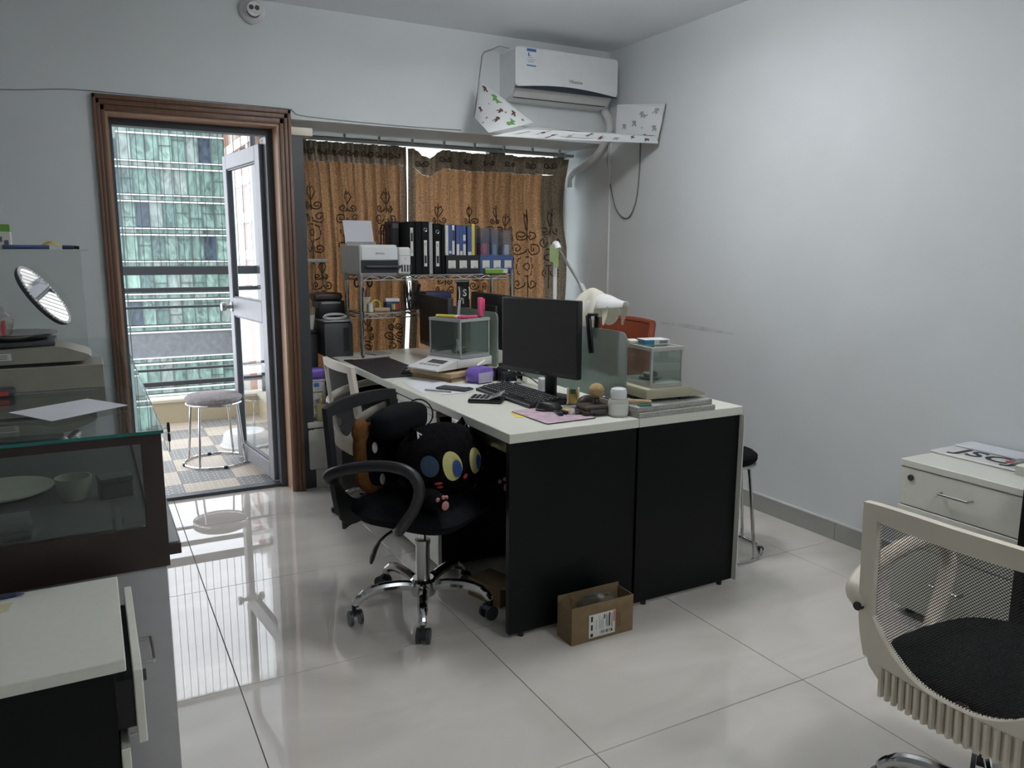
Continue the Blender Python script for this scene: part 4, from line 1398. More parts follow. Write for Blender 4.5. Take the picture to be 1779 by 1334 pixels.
# ------------------------------------------------------------------ chrome wire shelf on the rear desk
SX0, SX1, SY0_, SY1_ = 1.345, 2.300, 4.275, 4.545
Z1, Z2 = 1.004, 1.216
sh = thing('wire_shelf', 'two tier chrome wire shelf standing on the rear desk before the curtains', 'shelf', (0, 0, DT))
for x in (SX0, SX1):
    for y in (SY0_, SY1_):
        MB().cyl((x, y, 0), (x, y, Z2 + .022 - DT), .0115, n=14).build('post', m_chrome, sh)
def deck(z):
    fr = MB()
    zz = z - DT
    for y in (SY0_, SY1_):
        fr.tube([(SX0 + .012, y, zz - .004), (SX1 - .012, y, zz - .004)], .0045, 6)
        fr.tube([(SX0 + .012, y, zz - .030), (SX1 - .012, y, zz - .030)], .0035, 6)
        n = 18
        L = (SX1 - SX0 - .03) / n
        fr.tube([(SX0 + .015 + L * i, y, zz - .006 if i % 2 else zz - .028) for i in range(n + 1)], .003, 5)
    for x in (SX0, SX1):
        fr.tube([(x, SY0_ + .012, zz - .004), (x, SY1_ - .012, zz - .004)], .0045, 6)
        fr.tube([(x, SY0_ + .012, zz - .030), (x, SY1_ - .012, zz - .030)], .0035, 6)
    d = fr.build('deck_frame', m_chrome, sh)
    w = None
    for k in range(38):
        x = SX0 + .022 + (SX1 - SX0 - .044) * k / 37
        if w is None:
            w = MB().cyl((0, SY0_, zz - .0015), (0, SY1_, zz - .0015), .0015, n=5).build('deck_wire', m_chrome, d)
            w.location = (x, 0, 0)
        else:
            inst(w, d, (x, 0, 0))
    for x in (SX0, SX1):
        for y in (SY0_, SY1_):
            MB().cyl((x, y, zz - .036), (x, y, zz + .006), .015, n=14).build('collar', m_steel, d)
deck(Z1)
deck(Z2)
ZD = Z2 + .0005
ZM = Z1 + .0005

# ink tank printer
pr = thing('inkjet_printer', 'white ink tank printer with a sheet in its rear feeder on the wire shelf', 'printer', (1.488, 4.255, ZD))
MB().rbox(-.152, .070, 0, .395, .0, .168, .014, 3).build('body', m_white, pr)
MB().rbox(.072, .150, -.004, .165, .0, .155, .014, 3).build('ink_tank', m_white, pr)
MB().box(-.145, .070, -.004, .05, .012, .082).build('output_tray', m_black, pr, 0)
MB().rbox(-.12, .085, -.022, .0, .040, .052, .003).build('tray_lip', m_dgray, pr)
MB().box(-.140, .068, -.0035, .0, .086, .150).build('front_panel', m_white2, pr, 0)
for k in range(4):
    x = .088 + k * .017
    MB().rbox(x, x + .011, -.0055, -.003, .016, .056, .003, 1).build('ink_window', m_dgray, pr)
MB().box(.074, .148, -.0055, -.004, .108, .1095).build('seam', m_graylet, pr, 0)
text('EPSON', .017, m_graylet, pr, (-.035, -.0042, .118), (PI / 2, 0, 0), 'brand_lettering')
text('2', .014, m_graylet, pr, (.115, -.0046, .090), (PI / 2, 0, 0), 'tank_number')
fd = MB().box(-.13, .05, .31, .345, .166, .186).build('rear_feeder', m_grayp, pr, 0)
MB().sheet(lambda u, v: (-.135 + .175 * u, .315 + .05 * v, .176 + .135 * v), 4, 4, (0, .0008, 0)).build('paper_sheet', m_paper, pr)

# files on the top shelf
YFR = 4.300          # front plane of the files
def lbox(name, label, cat, x0, x1, h, mat, depth=.23, y=YFR, z=ZD, group=None, r=.002):
    t = thing(name, label, cat, ((x0 + x1) / 2, y, z), group=group)
    w = (x1 - x0) / 2
    MB().rbox(-w, w, 0, depth, 0, h, r, 1).build('body', mat, t)
    return t, w
# wire file rack
wk = thing('wire_rack', 'black wire file rack between printer and binders', 'rack', (1.578, 4.445, ZD))
for x in (-.010, .008):
    MB().tube([(x, 0, .0), (x, 0, .26), (x, .02, .285), (x, .10, .285), (x, .12, .26), (x, .12, 0)], .004, 6).build('hoop', m_black, wk)
MB().box(-.012, .012, 0, .12, 0, .005).build('base', m_black, wk, 0)
# perforated magazine box
mgz, w = lbox('magazine_box', 'black slotted magazine box behind the printer tank', 'file box', 1.596, 1.639, .305, m_black, .13, y=4.445, group='black files on the wire shelf')
for k in range(9):
    MB().box(-w + .003 + k * .0043, -w + .0055 + k * .0043, -.0015, 0, .265, .293).build('slot', m_graylet, mgz, 0)
def binder(label, x0, x1, h, lab, ring, depth=.24, labmat=None):
    t, w = lbox('ring_binder', label, 'binder', x0, x1, h, m_panel, depth, group='black files on the wire shelf')
    if lab:
        l = MB().box(-w * .42, w * .42, -.0012, -.0002, lab[0], lab[1]).build('spine_label', m_label, t, 0)
        mid = lab[0] + (lab[1] - lab[0]) * lab[2]
        MB().box(-w * .30, w * .30, -.0018, -.0013, mid, mid + (lab[1] - lab[0]) * .30).build('label_print', m_ink, l, 0)
        for q in (.12, .16, .20, .80, .84, .88):
            zq = lab[0] + (lab[1] - lab[0]) * q
            MB().box(-w * .25, w * .25, -.0018, -.0013, zq, zq + .002).build('label_line', m_graylet, l, 0)
    if ring:
        MB().tube([(.010 * math.cos(a), -.001, ring + .010 * math.sin(a)) for a in [2 * PI * i / 16 for i in range(16)]], .002, 6, closed=True).build('finger_ring', m_chrome, t)
        MB().cyl((0, -.0012, ring), (0, .001, ring), .008, n=14).build('finger_hole', m_ink, t)
    return t
binder('black ring binder with white spine label directly behind the printer tank', 1.642, 1.682, .300, (.105, .265, .52), None)
binder('plain black ring binder second from the printer', 1.684, 1.722, .302, None, None)
binder('black ring binder with a silver finger ring left of the silver folder', 1.724, 1.768, .302, (.045, .195, .12), .255)
_t, w = lbox('plastic_folder', 'thin silver grey folder between two black ring binders', 'folder', 1.770, 1.792, .300, m_grayp, .21, group='black files on the wire shelf')
MB().cyl((0, -.001, .285), (0, 0, .285), .004, n=10).build('eyelet', m_chrome, _t)
binder('black ring binder with a silver finger ring right of the silver folder', 1.798, 1.846, .292, (.045, .190, .12), .245)
binder('plain narrow black binder beside the blue files', 1.848, 1.868, .288, None, None)
# three-slot file holders
def holder(label, x0, x1, mat, h):
    t, w = lbox('file_holder', label, 'file holder', x0, x1, .004, mat, .245, y=YFR - .01)
    MB().box(-w, w, 0, .004, .0042, h).build('front_panel', mat, t, 0)
    MB().box(-w, w, .241, .245, .0042, h * 2.0).build('back_panel', mat, t, 0)
    for k in range(4):
        x = -w + .002 + (2 * w - .004) * k / 3
        MB().box(x - .0018, x + .0018, .0042, .2408, .0042, h).build('divider', mat, t, 0)
    for k in range(3):
        cx = -w + (2 * w) * (k + .5) / 3
        l = MB().box(cx - .024, cx + .024, -.0014, -.0002, h * .30, h * .30 + .046).build('slot_label', m_label, t, 0)
        MB().box(cx - .006, cx + .018, -.0019, -.0015, h * .30 + .003, h * .30 + .006).build('label_print', m_graylet, l, 0)
    return t
holder('black three slot file holder with square white labels', 1.872, 2.092, m_black, .110)
holder('blue three slot file holder with square white labels', 2.096, 2.322, m_blue, .112)
# files standing in the black holder
g_bl = 'blue files in the black holder'
def slim(label, x0, x1, h, mat, strip=None, tag_=None, dy=0.0):
    t, w = lbox('report_file', label, 'file', x0, x1, h, mat, .21, y=YFR + .012 + dy, z=ZD + .0046, group=g_bl)
    if strip:
        MB().box(-w * .8, w * .8, -.0012, -.0002, strip[0], strip[1]).build('spine_label', m_label, t, 0)
    if tag_:
        MB().box(-w * .7, w * .7, -.0018, -.0013, tag_[0], tag_[1]).build('spine_print', m_navy, t, 0)
    return t
x = 1.8765
for (wd, h, mat, st, tg, lab) in ((.021, .280, m_label, (.05, .27), None, 'white spined report file first beside the black binders'),
                                  (.020, .283, m_blue, (.115, .13), None, 'plain blue report file left of the long white strip'),
                                  (.020, .286, m_blue, (.11, .280), (.19, .25), 'blue report file with a full length white strip')):
    slim(lab, x, x + wd, h, mat, st, tg); x += wd + .0005
x = 1.9475
for (wd, h, mat, st, tg, lab) in ((.022, .282, m_blue, (.10, .17), None, 'blue report file with a white label on its lower half'),
                                  (.020, .280, m_blue, (.10, .13), None, 'blue report file with a small low label'),
                                  (.021, .280, m_blue, (.10, .17), None, 'blue report file with two stuck on labels')):
    t_ = slim(lab, x, x + wd, h, mat, st, tg); x += wd + .0005
    if 'two' in lab:
        MB().box(-.008, .008, -.0012, -.0002, .19, .225).build('spine_label', m_label, t_, 0)
x = 2.0215
for (wd, h, mat, st, lab) in ((.028, .276, m_blue, (.10, .125), 'wide blue report file next to the yellow folder'), (.020, .290, m_yelplas, None, 'yellow plastic folder sticking up from the black holder'), (.012, .280, m_folder, None, 'thin clear folder beside the yellow folder')):
    slim(lab, x, x + wd, h, mat, st); x += wd + .0005
# clear folders in the blue holder
def clear_folder(x0, x1, h, lean, inner, label):
    t = thing('clear_folder', label, 'folder', ((x0 + x1) / 2, YFR + .01, ZD + .0046), group='clear folders in the blue holder')
    w = (x1 - x0) / 2
    f = MB()
    def shell(s):
        return lambda u, v: (s * w + lean * v, .20 * u, h * v)
    f.sheet(shell(-1), 4, 4, (.0012, 0, 0)); f.sheet(shell(1), 4, 4, (-.0012, 0, 0))
    f.sheet(lambda u, v: (-w + .0013 + (2 * w - .0026) * u + lean * v, .0, h * v), 4, 4, (0, .001, 0))
    f.build('sleeve', m_folder, t)
    if inner:
        MB().sheet(lambda u, v: (-w * .55 + w * 1.1 * u + lean * v * .7, .004, .01 + h * .62 * v), 3, 3, (0, .18, 0)).build('papers', inner, t)
    return t
clear_folder(2.108, 2.166, .268, .0, m_pink, 'clear folder holding pink papers')
clear_folder(2.180, 2.226, .262, .002, M('pale_blue_paper', (0.22, 0.38, 0.50), .7), 'clear folder holding pale blue papers')
clear_folder(2.258, 2.314, .258, .004, m_paper, 'clear folder holding white papers at the end of the shelf')
# green carton in front of the blue holder
gb = thing('green_carton', 'flat green and white carton lying before the blue file holder', 'box', (2.19, YFR - .030, ZD))
MB().rbox(-.075, .075, -.012, .018, 0, .030, .0015, 1).build('carton', m_green, gb)
MB().box(.045, .0752, -.0126, -.0121, .004, .028).build('white_panel', m_label, gb, 0)
MB().box(-.0752, .0752, -.0126, -.0121, .0245, .0295).build('white_band', m_label, gb, 0)

# ---- things on the middle shelf
sc = thing('pen_cup', 'grey pen cup with black handled scissors on the middle shelf', 'pen cup', (1.405, 4.40, ZM))
MB().lathe([(0, 0), (.032, 0), (.034, .085), (.031, .085), (.029, .006), (0, .006)], 20).build('cup', m_beige, sc)
for a, b in ((-.2, .012), (.15, -.01)):
    MB().tube([(b, 0, .02), (b + a * .12, .0, .12), (b + a * .2, 0, .145)], .004, 6).build('blade', m_steel, sc)
    cx = b + a * .28
    MB().tube([(cx + .014 * math.cos(t), 0, .165 + .024 * math.sin(t)) for t in [2 * PI * i / 18 for i in range(18)]], .005, 6, closed=True).build('handle', m_black, sc)
for k, m in enumerate((m_navy, m_black, m_pink)):
    MB().cyl((-.012 + .012 * k, .012, .01), (-.02 + .02 * k, .02, .135), .0038, n=8).build('pen', m, sc)
tb = thing('tape_dispenser', 'yellow and white tape rolls beside the pen cup', 'tape', (1.462, 4.38, ZM))
MB().tube([(.028 * math.cos(a), 0, .034 + .028 * math.sin(a)) for a in [2 * PI * i / 24 for i in range(24)]], .006, 8, closed=True, flat=1.8, up=(0, 1, 0)).build('roll', m_yelplas, tb)
MB().cyl((-.040, -.03, 0), (-.040, -.03, .05), .014, n=16).build('glue_bottle', m_white, tb)
cbx = thing('colour_box', 'small box with colourful striped sides and white lid on the middle shelf', 'box', (1.555, 4.37, ZM))
MB().rbox(-.040, .040, -.03, .03, 0, .052, .003).build('box', m_navy, cbx)
for k, m in enumerate((m_green, m_yelplas, m_redf, m_orange)):
    MB().box(-.008 + .011 * k, .001 + .011 * k, -.0306, -.0301, .008, .042).build('stripe', m, cbx, 0)
MB().rbox(-.043, .043, -.033, .033, .0525, .074, .008, 2).build('lid', m_white, cbx)
wr_ = thing('wooden_rod', 'short pale wooden rod lying on the front edge of the middle shelf', 'rod', (1.475, 4.305, ZM))
MB().cyl((-.045, 0, .0125), (.045, 0, .0125), .0125, n=16).build('rod', m_wood, wr_)
po = thing('pen_organizer', 'black wire pen organizer full of tools at the middle of the shelf', 'organizer', (1.690, 4.40, ZM))
cage = MB()
for z in (.004, .05, .098):
    cage.tube([(-.045, -.04, z), (.045, -.04, z), (.045, .04, z), (-.045, .04, z)], .002, 5, closed=True)
for k in range(7):
    x = -.045 + .015 * k
    cage.tube([(x, -.04, .004), (min(.045, x + .03), -.04, .098)], .0014, 4)
    cage.tube([(x, -.04, .004), (max(-.045, x - .03), -.04, .098)], .0014, 4)
    cage.tube([(x, .04, .004), (x, .04, .098)], .0014, 4)
cage.build('cage', m_black, po)
rr = random.Random(4)
for k in range(11):
    x, y = rr.uniform(-.035, .035), rr.uniform(-.03, .03)
    MB().cyl((x, y, .006), (x + rr.uniform(-.03, .05), y + rr.uniform(-.01, .02), rr.uniform(.12, .175)), rr.uniform(.003, .006), n=7).build('tool', m_black, po)
pt = thing('paper_tray', 'black and blue paper tray stack behind the left monitor', 'tray', (1.835, 4.41, ZM))
MB().rbox(-.085, .085, -.09, .09, 0, .050, .004).build('lower_tray', m_black, pt)
MB().box(-.085, .085, -.093, .09, .0505, .057).build('tray_edge', m_grayp, pt, 0)
MB().rbox(-.080, .085, -.085, .09, .0575, .105, .004).build('upper_tray', m_navy, pt)
bg = thing('snack_bag', 'black and white foil pouch behind the left monitor on the shelf', 'pouch', (2.035, 4.41, ZM))
def _bag(s):
    return lambda u, v: ((u - .5) * (.09 - .012 * math.sin(PI * v)), s * .022 * math.sin(PI * min(1, v * 1.15 + .02)) * (1 - (2 * u - 1) ** 2 * .6), .17 * v)
MB().sheet(_bag(-1), 10, 10).sheet(_bag(1), 10, 10).build('pouch', m_black, bg, 70)
MB().rbox(-.046, .046, -.004, .004, .158, .172, .002).build('seal', m_white, bg)
for x in (-.034, .034):
    MB().sheet(lambda u, v: (x + (u - .5) * .008, -.0185 * math.sin(PI * (.30 + .5 * v)) - .004, .055 + .075 * v), 2, 6).build('white_stripe', m_white, bg)
text('S', .058, m_white, bg, (0, -.026, .092), (PI / 2, 0, 0), 'emblem', bold=.001)
yb = thing('yellow_box', 'yellow and black carton on the middle shelf between the monitors', 'box', (2.135, 4.38, ZM))
MB().rbox(-.050, .050, -.03, .03, 0, .075, .002, 1).build('carton', m_yelplas, yb)
for k in range(3):
    x = -.035 + .028 * k
    MB().add([(x, -.0308, .012), (x + .020, -.0308, .012), (x + .015, -.0308, .026), (x + .006, -.0308, .030)], [(0, 1, 2, 3)]).build('print_mark', m_ink, yb, 0)

# ---- corner beside the shelf: cabinet, computer tower, label printer, basket
cn = thing('corner_cabinet', 'tall narrow dark cabinet in the bay corner left of the computer tower', 'cabinet', (1.102, 4.61, 0))
MB().box(-.055, .055, -.075, .075, .0, .87).build('body', m_dgray, cn, 0)
MB().rbox(-.058, .058, -.078, .078, .8705, .895, .003).build('top', m_black, cn)
tw = thing('computer_tower', 'dark grey computer tower with a silver top edge beside the shelf post', 'computer', (1.247, 4.325, DT + .0006))
hgt = .200
MB().rbox(-.075, .080, .10, .36, 0, hgt, .004).build('chassis', m_dgray, tw)
MB().rbox(-.080, .085, .085, .0995, 0, hgt - .008, .003).build('front_panel', M('tower_grey', (0.05, 0.055, 0.058), .45), tw)
MB().box(.030, .062, .0835, .0849, .03, hgt - .035).build('grille', m_black, tw, 0)
MB().rbox(-.080, .085, .085, .362, hgt + .0005, hgt + .008, .002).build('top_plate', m_grayp, tw)
lp = thing('label_printer', 'black label printer with raised lid on the computer tower', 'printer', (1.250, 4.60, DT + .0006 + .2087))
MB().rbox(-.080, .080, -.06, .07, 0, .105, .010, 2).build('body', m_black, lp)
MB().rbox(-.100, .070, -.055, .075, .106, .150, .016, 3).build('lid', m_brownleather, lp)
MB().box(-.06, .05, -.064, -.0605, .088, .098).build('paper_slot', m_grayp, lp, 0)
ck = thing('white_cable', 'coil of white cable on the computer tower before the label printer', 'cable', (1.247, 4.475, DT + .0006 + .2087))
for r, z in ((.068, .004), (.060, .011)):
    MB().tube([(r * math.cos(a), r * .22 * math.sin(a), z + .012 * (1 + math.sin(a))) for a in [2 * PI * i / 28 for i in range(28)]], .0035, 6, closed=True).build('coil', m_white, ck)
bk = thing('plastic_basket', 'white plastic basket with wooden sticks at the bay corner', 'basket', (1.108, 4.595, .8957))
bm_ = MB()
def _bk(u, v):
    a = 2 * PI * u
    q = .8 + .2 * v
    return (-.010 + math.copysign(abs(math.cos(a)) ** .5, math.cos(a)) * .058 * q, math.copysign(abs(math.sin(a)) ** .5, math.sin(a)) * .062 * q, .001 + .085 * v)
bm_.sheet(_bk, 32, 4)
bm_.sheet(lambda u, v: (_bk(u, 0)[0] * v - .010 * (1 - v), _bk(u, 0)[1] * v, .001), 32, 2)
bm_.build('basket', m_foam, bk, 60)
rr = random.Random(9)
for k in range(8):
    x = -.035 + .010 * k
    MB().box(x, x + .006, -.01, .0, .004, .135 - .006 * (k % 3), X=T(0, 0, 0) @ R(.12, 'Y')).build('stick', m_wood, bk, 0)
# T-shaped grey stand in front of the left curtain
ts_ = thing('tray_stand', 'slim grey tray stand before the left curtain edge', 'stand', (1.165, 4.668, .8957))
MB().rbox(-.105, .10, -.018, .018, .385, .406, .004).build('tray', m_grayp, ts_)
MB().cyl((-.022, 0, 0), (-.022, 0, .3848), .006, n=8).build('pole', m_grayp, ts_)
MB().tube([(.062, 0, .3845), (.066, 0, .30), (.075, 0, .24)], .003, 6).build('cord', m_black, ts_)

# ---- corner below: white boxes, bottle, tissue pack
fb = thing('foam_box', 'white foam box standing on the floor right of the door casing', 'box', (1.150, 4.455, 0))
MB().rbox(-.110, .085, -.09, .06, .105, .345, .012, 2).build('box', m_foam, fb)
MB().rbox(-.112, .087, -.092, .062, .352, .388, .008, 2).build('lid', m_foam, fb)
MB().box(-.100, .075, -.08, .05, .3452, .3518).build('seam', m_ink, fb, 0)
for x0, x1 in ((-.105, -.012), (-.010, .080)):
    MB().box(x0, x1, -.085, .055, 0, .1045).build('plinth_tile', m_foam, fb, 0)
pb = thing('pump_bottle', 'amber pump bottle standing on the foam box', 'bottle', (1.130, 4.402, .3885))
MB().lathe([(0, 0), (.030, 0), (.034, .006), (.034, .075), (.026, .092), (.010, .098), (.010, .108), (0, .108)], 22).build('bottle', m_amber, pb)
MB().lathe([(0, .1085), (.011, .1085), (.011, .122), (.004, .124), (.004, .145), (0, .145)], 14).build('pump', m_amber, pb)
MB().rbox(-.016, .006, -.006, .006, .1455, .154, .002).build('spout', m_amber, pb)
wb_ = thing('plastic_bag', 'crumpled white plastic bag on the foam box beside the door casing', 'bag', (1.072, 4.425, .3885))
rr = random.Random(2)
bgm = MB().ell((0, 0, .042), (.032, .045, .042), 16, 12)
bgm.v = [(x + rr.uniform(-.004, .004), y + rr.uniform(-.004, .004), max(0, z + rr.uniform(-.004, .004))) for x, y, z in bgm.v]
bgm.build('bag', m_foam, wb_, 20)
tbx = thing('tissue_box', 'white printed carton with a purple tissue pack on top beside the dark post', 'box', (1.118, 4.478, .498))
MB().rbox(-.045, .050, -.034, .034, .0, .105, .002, 1).build('carton', m_white, tbx)
MB().box(-.015, .015, -.0352, -.0344, .078, .100).build('blue_print', m_blueink, tbx, 0)
for x in (-.006, .008):
    MB().box(x - .001, x + .001, -.0352, -.0344, .052, .078).build('blue_line', m_blueink, tbx, 0)
MB().box(-.025, .033, -.0352, -.0344, .044, .050).build('gold_print', m_gold, tbx, 0)
MB().rbox(-.052, .056, -.038, .038, .1055, .120, .006).build('clear_tray', m_lilac, tbx)
MB().rbox(-.050, .054, -.037, .037, .1205, .185, .020, 3).build('tissue_pack', m_purple, tbx)
stp = thing('cream_carton', 'cream carton under the printed tissue carton', 'box', (1.135, 4.480, .3885))
MB().rbox(-.06, .065, -.040, .034, 0, .109, .003).build('carton', m_foam, stp)
MB().cyl((.045, -.0406, .07), (.045, -.0401, .07), .008, n=12).build('print_dot', m_graylet, stp)

# ------------------------------------------------------------------ things on the desks
Z = DT + .0004
def monitor(label, c, yaw, w, h, zb, screen_mat):
    """screen faces local -x"""
    t = thing('computer_monitor', label, 'monitor', (c[0], c[1], Z), yaw, group='black computer monitors on the desks')
    MB().rbox(-.012, .018, -w / 2, w / 2, zb, zb + h, .005).build('housing', m_black, t)
    MB().rbox(.0182, .040, -w * .3, w * .3, zb + .05, zb + h - .06, .008).build('rear_cover', m_black, t)
    MB().box(-.0128, -.0122, -w / 2 + .006, w / 2 - .006, zb + .020, zb + h - .006).build('screen', screen_mat, t, 0)
    MB().box(-.0130, -.0122, -.012, .012, zb + .007, zb + .012).build('badge', m_graylet, t, 0)
    MB().rbox(.0402, .062, -.022, .022, zb + .07, zb + .12, .003).build('stand_bracket', m_black, t)
    MB().rbox(.062, .078, -.028, .028, .0095, zb + .12, .003).build('stand', m_black, t)
    MB().rbox(.035, .15, -.09, .09, 0, .009, .004).build('foot', m_black, t)
    return t
monitor('large black monitor with smudged dark screen nearest the viewer', (1.605, 2.735), math.radians(16.6), .42, .31, .107, m_screen)
monitor('black monitor on the rear left desk before the wire shelf', (1.67, 3.985), math.radians(-3), .47, .285, .075, m_offscreen)
monitor('black monitor on the right side of the row seen left of the large monitor', (1.985, 3.93), PI + math.radians(-2), .48, .30, .07, m_offscreen)

# keyboard
kb = thing('keyboard', 'black wired keyboard before the large monitor', 'keyboard', (1.562, 2.828, Z), math.radians(1.5))
prof = [(-.088, 0), (-.088, .010), (-.060, .016), (.080, .026), (.086, .022), (.086, 0)]
MB().prism([(x, z) for x, z in prof], -.228, .228, X=Matrix(((1, 0, 0, 0), (0, 0, 1, 0), (0, 1, 0, 0), (0, 0, 0, 1)))).build('case', m_black, kb)
MB().box(-.0865, -.0835, -.225, .225, .0105, .0125).build('front_trim', m_grayp, kb, 0)
key = None
for r in range(6):
    x = -.050 + r * .0215
    n = 21
    for c in range(n):
        if r == 0 and 4 <= c <= 9:
            continue
        y = -.212 + c * .0212
        if key is None:
            key = MB().add([(-.009, -.009, 0), (.009, -.009, 0), (.009, .009, 0), (-.009, .009, 0), (-.0068, -.0068, .006), (.0068, -.0068, .006), (.0068, .0068, .006), (-.0068, .0068, .006)],
                           [(4, 5, 6, 7), (0, 1, 5, 4), (1, 2, 6, 5), (2, 3, 7, 6), (3, 0, 4, 7)]).build('key', m_keycap, kb, 0)
            o = key
        else:
            o = inst(key, kb)
        o.location = (x, y, .0170 + (x + .06) * .0714)
MB().box(-.058, -.042, -.128, -.02, .0168, .0232).build('space_bar', m_keycap, kb, 0)
for c in range(18):
    MB().box(-.0800, -.0772, -.205 + c * .024, -.195 + c * .024, .0122, .0129).build('key_legend', m_grayp, kb, 0)

# calculator
ca = thing('calculator', 'grey desk calculator with raised display before the keyboard', 'calculator', (1.398, 2.805, Z), math.radians(-38))
MB().rbox(-.070, .070, -.048, .048, 0, .016, .006).build('body', m_black, ca)
MB().rbox(-.068, .020, -.046, .046, .0162, .0185, .001, 1).build('keypad_plate', m_grayp, ca)
for i in range(5):
    for j in range(4):
        MB().rbox(-.060 + j * .019, -.046 + j * .019, -.039 + i * .0165, -.027 + i * .0165, .0187, .0225, .002, 1).build('key', m_keycap, ca)
MB().rbox(.022, .072, -.048, .048, .0, .006, .002, X=T(0, 0, .018) @ T(.022, 0, 0) @ R(-.38, 'Y') @ T(-.022, 0, 0)).build('display', m_grayp, ca)
MB().box(.028, .060, -.038, .030, .0062, .0068, X=T(0, 0, .018) @ T(.022, 0, 0) @ R(-.38, 'Y') @ T(-.022, 0, 0)).build('lcd', m_lcd, ca, 0)

# sheets of paper
def sheet_on(name, label, corners, z, mat, th=.0006, group=None):
    t = thing(name, label, 'paper' if mat is m_paper else 'note', (sum(c[0] for c in corners) / 4, sum(c[1] for c in corners) / 4, z), group=group)
    cx, cy = t.location.x, t.location.y
    MB().prism([(x - cx, y - cy) for x, y in corners], 0, th).build('sheet', mat, t, 0)
    return t
sheet_on('paper_sheet', 'white sheet half under the pale board on the left desk', [(1.235, 3.10), (1.37, 3.09), (1.46, 3.36), (1.265, 3.43)], Z, m_paper)
sheet_on('paper_sheet', 'white sheet under the phone on the left desk', [(1.285, 3.02), (1.43, 3.02), (1.55, 3.20), (1.39, 3.25)], Z + .0008, m_paper)
sheet_on('sticky_note', 'yellow sticky note under the corner of the pink mouse mat', [(1.352, 2.475), (1.398, 2.46), (1.425, 2.555), (1.378, 2.57)], Z, m_yel)
ph = thing('mobile_phone', 'dark grey mobile phone lying on the white sheet', 'phone', (1.393, 3.115, Z + .0018), math.radians(-58))
MB().rbox(-.078, .078, -.036, .036, 0, .0085, .004, 2).build('phone_body', m_dgray, ph)
MB().rbox(.052, .072, .010, .030, .0086, .0105, .001, 1).build('camera_bump', m_blackg, ph)
pn = MB().cyl((1.265, 3.145, Z + .0058), (1.345, 3.045, Z + .0058), .0035, n=8).build('pen', m_grayp)
tag(pn, 'slim grey pen lying on the white sheets', 'pen')

# tissue packet
tp_ = thing('tissue_pack', 'purple soft tissue pack with a white label before the keyboard', 'tissue pack', (1.585, 3.255, Z), math.radians(18))
def _tp(u, v):
    a = 2 * PI * u
    q = .72 + .28 * math.sin(PI * min(1, max(0, v)) * .85 + .25)
    return (.065 * q * math.copysign(abs(math.cos(a)) ** .55, math.cos(a)), .052 * q * math.copysign(abs(math.sin(a)) ** .55, math.sin(a)), .068 * v)
_mb = MB().sheet(_tp, 28, 8)
_mb.sheet(lambda u, v: (_tp(u, 1)[0] * v, _tp(u, 1)[1] * v, .068 + .006 * (1 - v)), 28, 2)
_mb.sheet(lambda u, v: (_tp(u, 0)[0] * v, _tp(u, 0)[1] * v, 0), 28, 2)
_mb.build('pack', m_purple, tp_, 60)
MB().rbox(-.060, .030, -.058, -.053, .004, .052, .004, 2).build('label', m_lilac, tp_)
MB().sheet(lambda u, v: (-.01 + .05 * u, .0 + .01 * v, .076 + .022 * u + .004 * v), 6, 2, (0, .0006, 0)).build('tissue', m_paper, tp_)

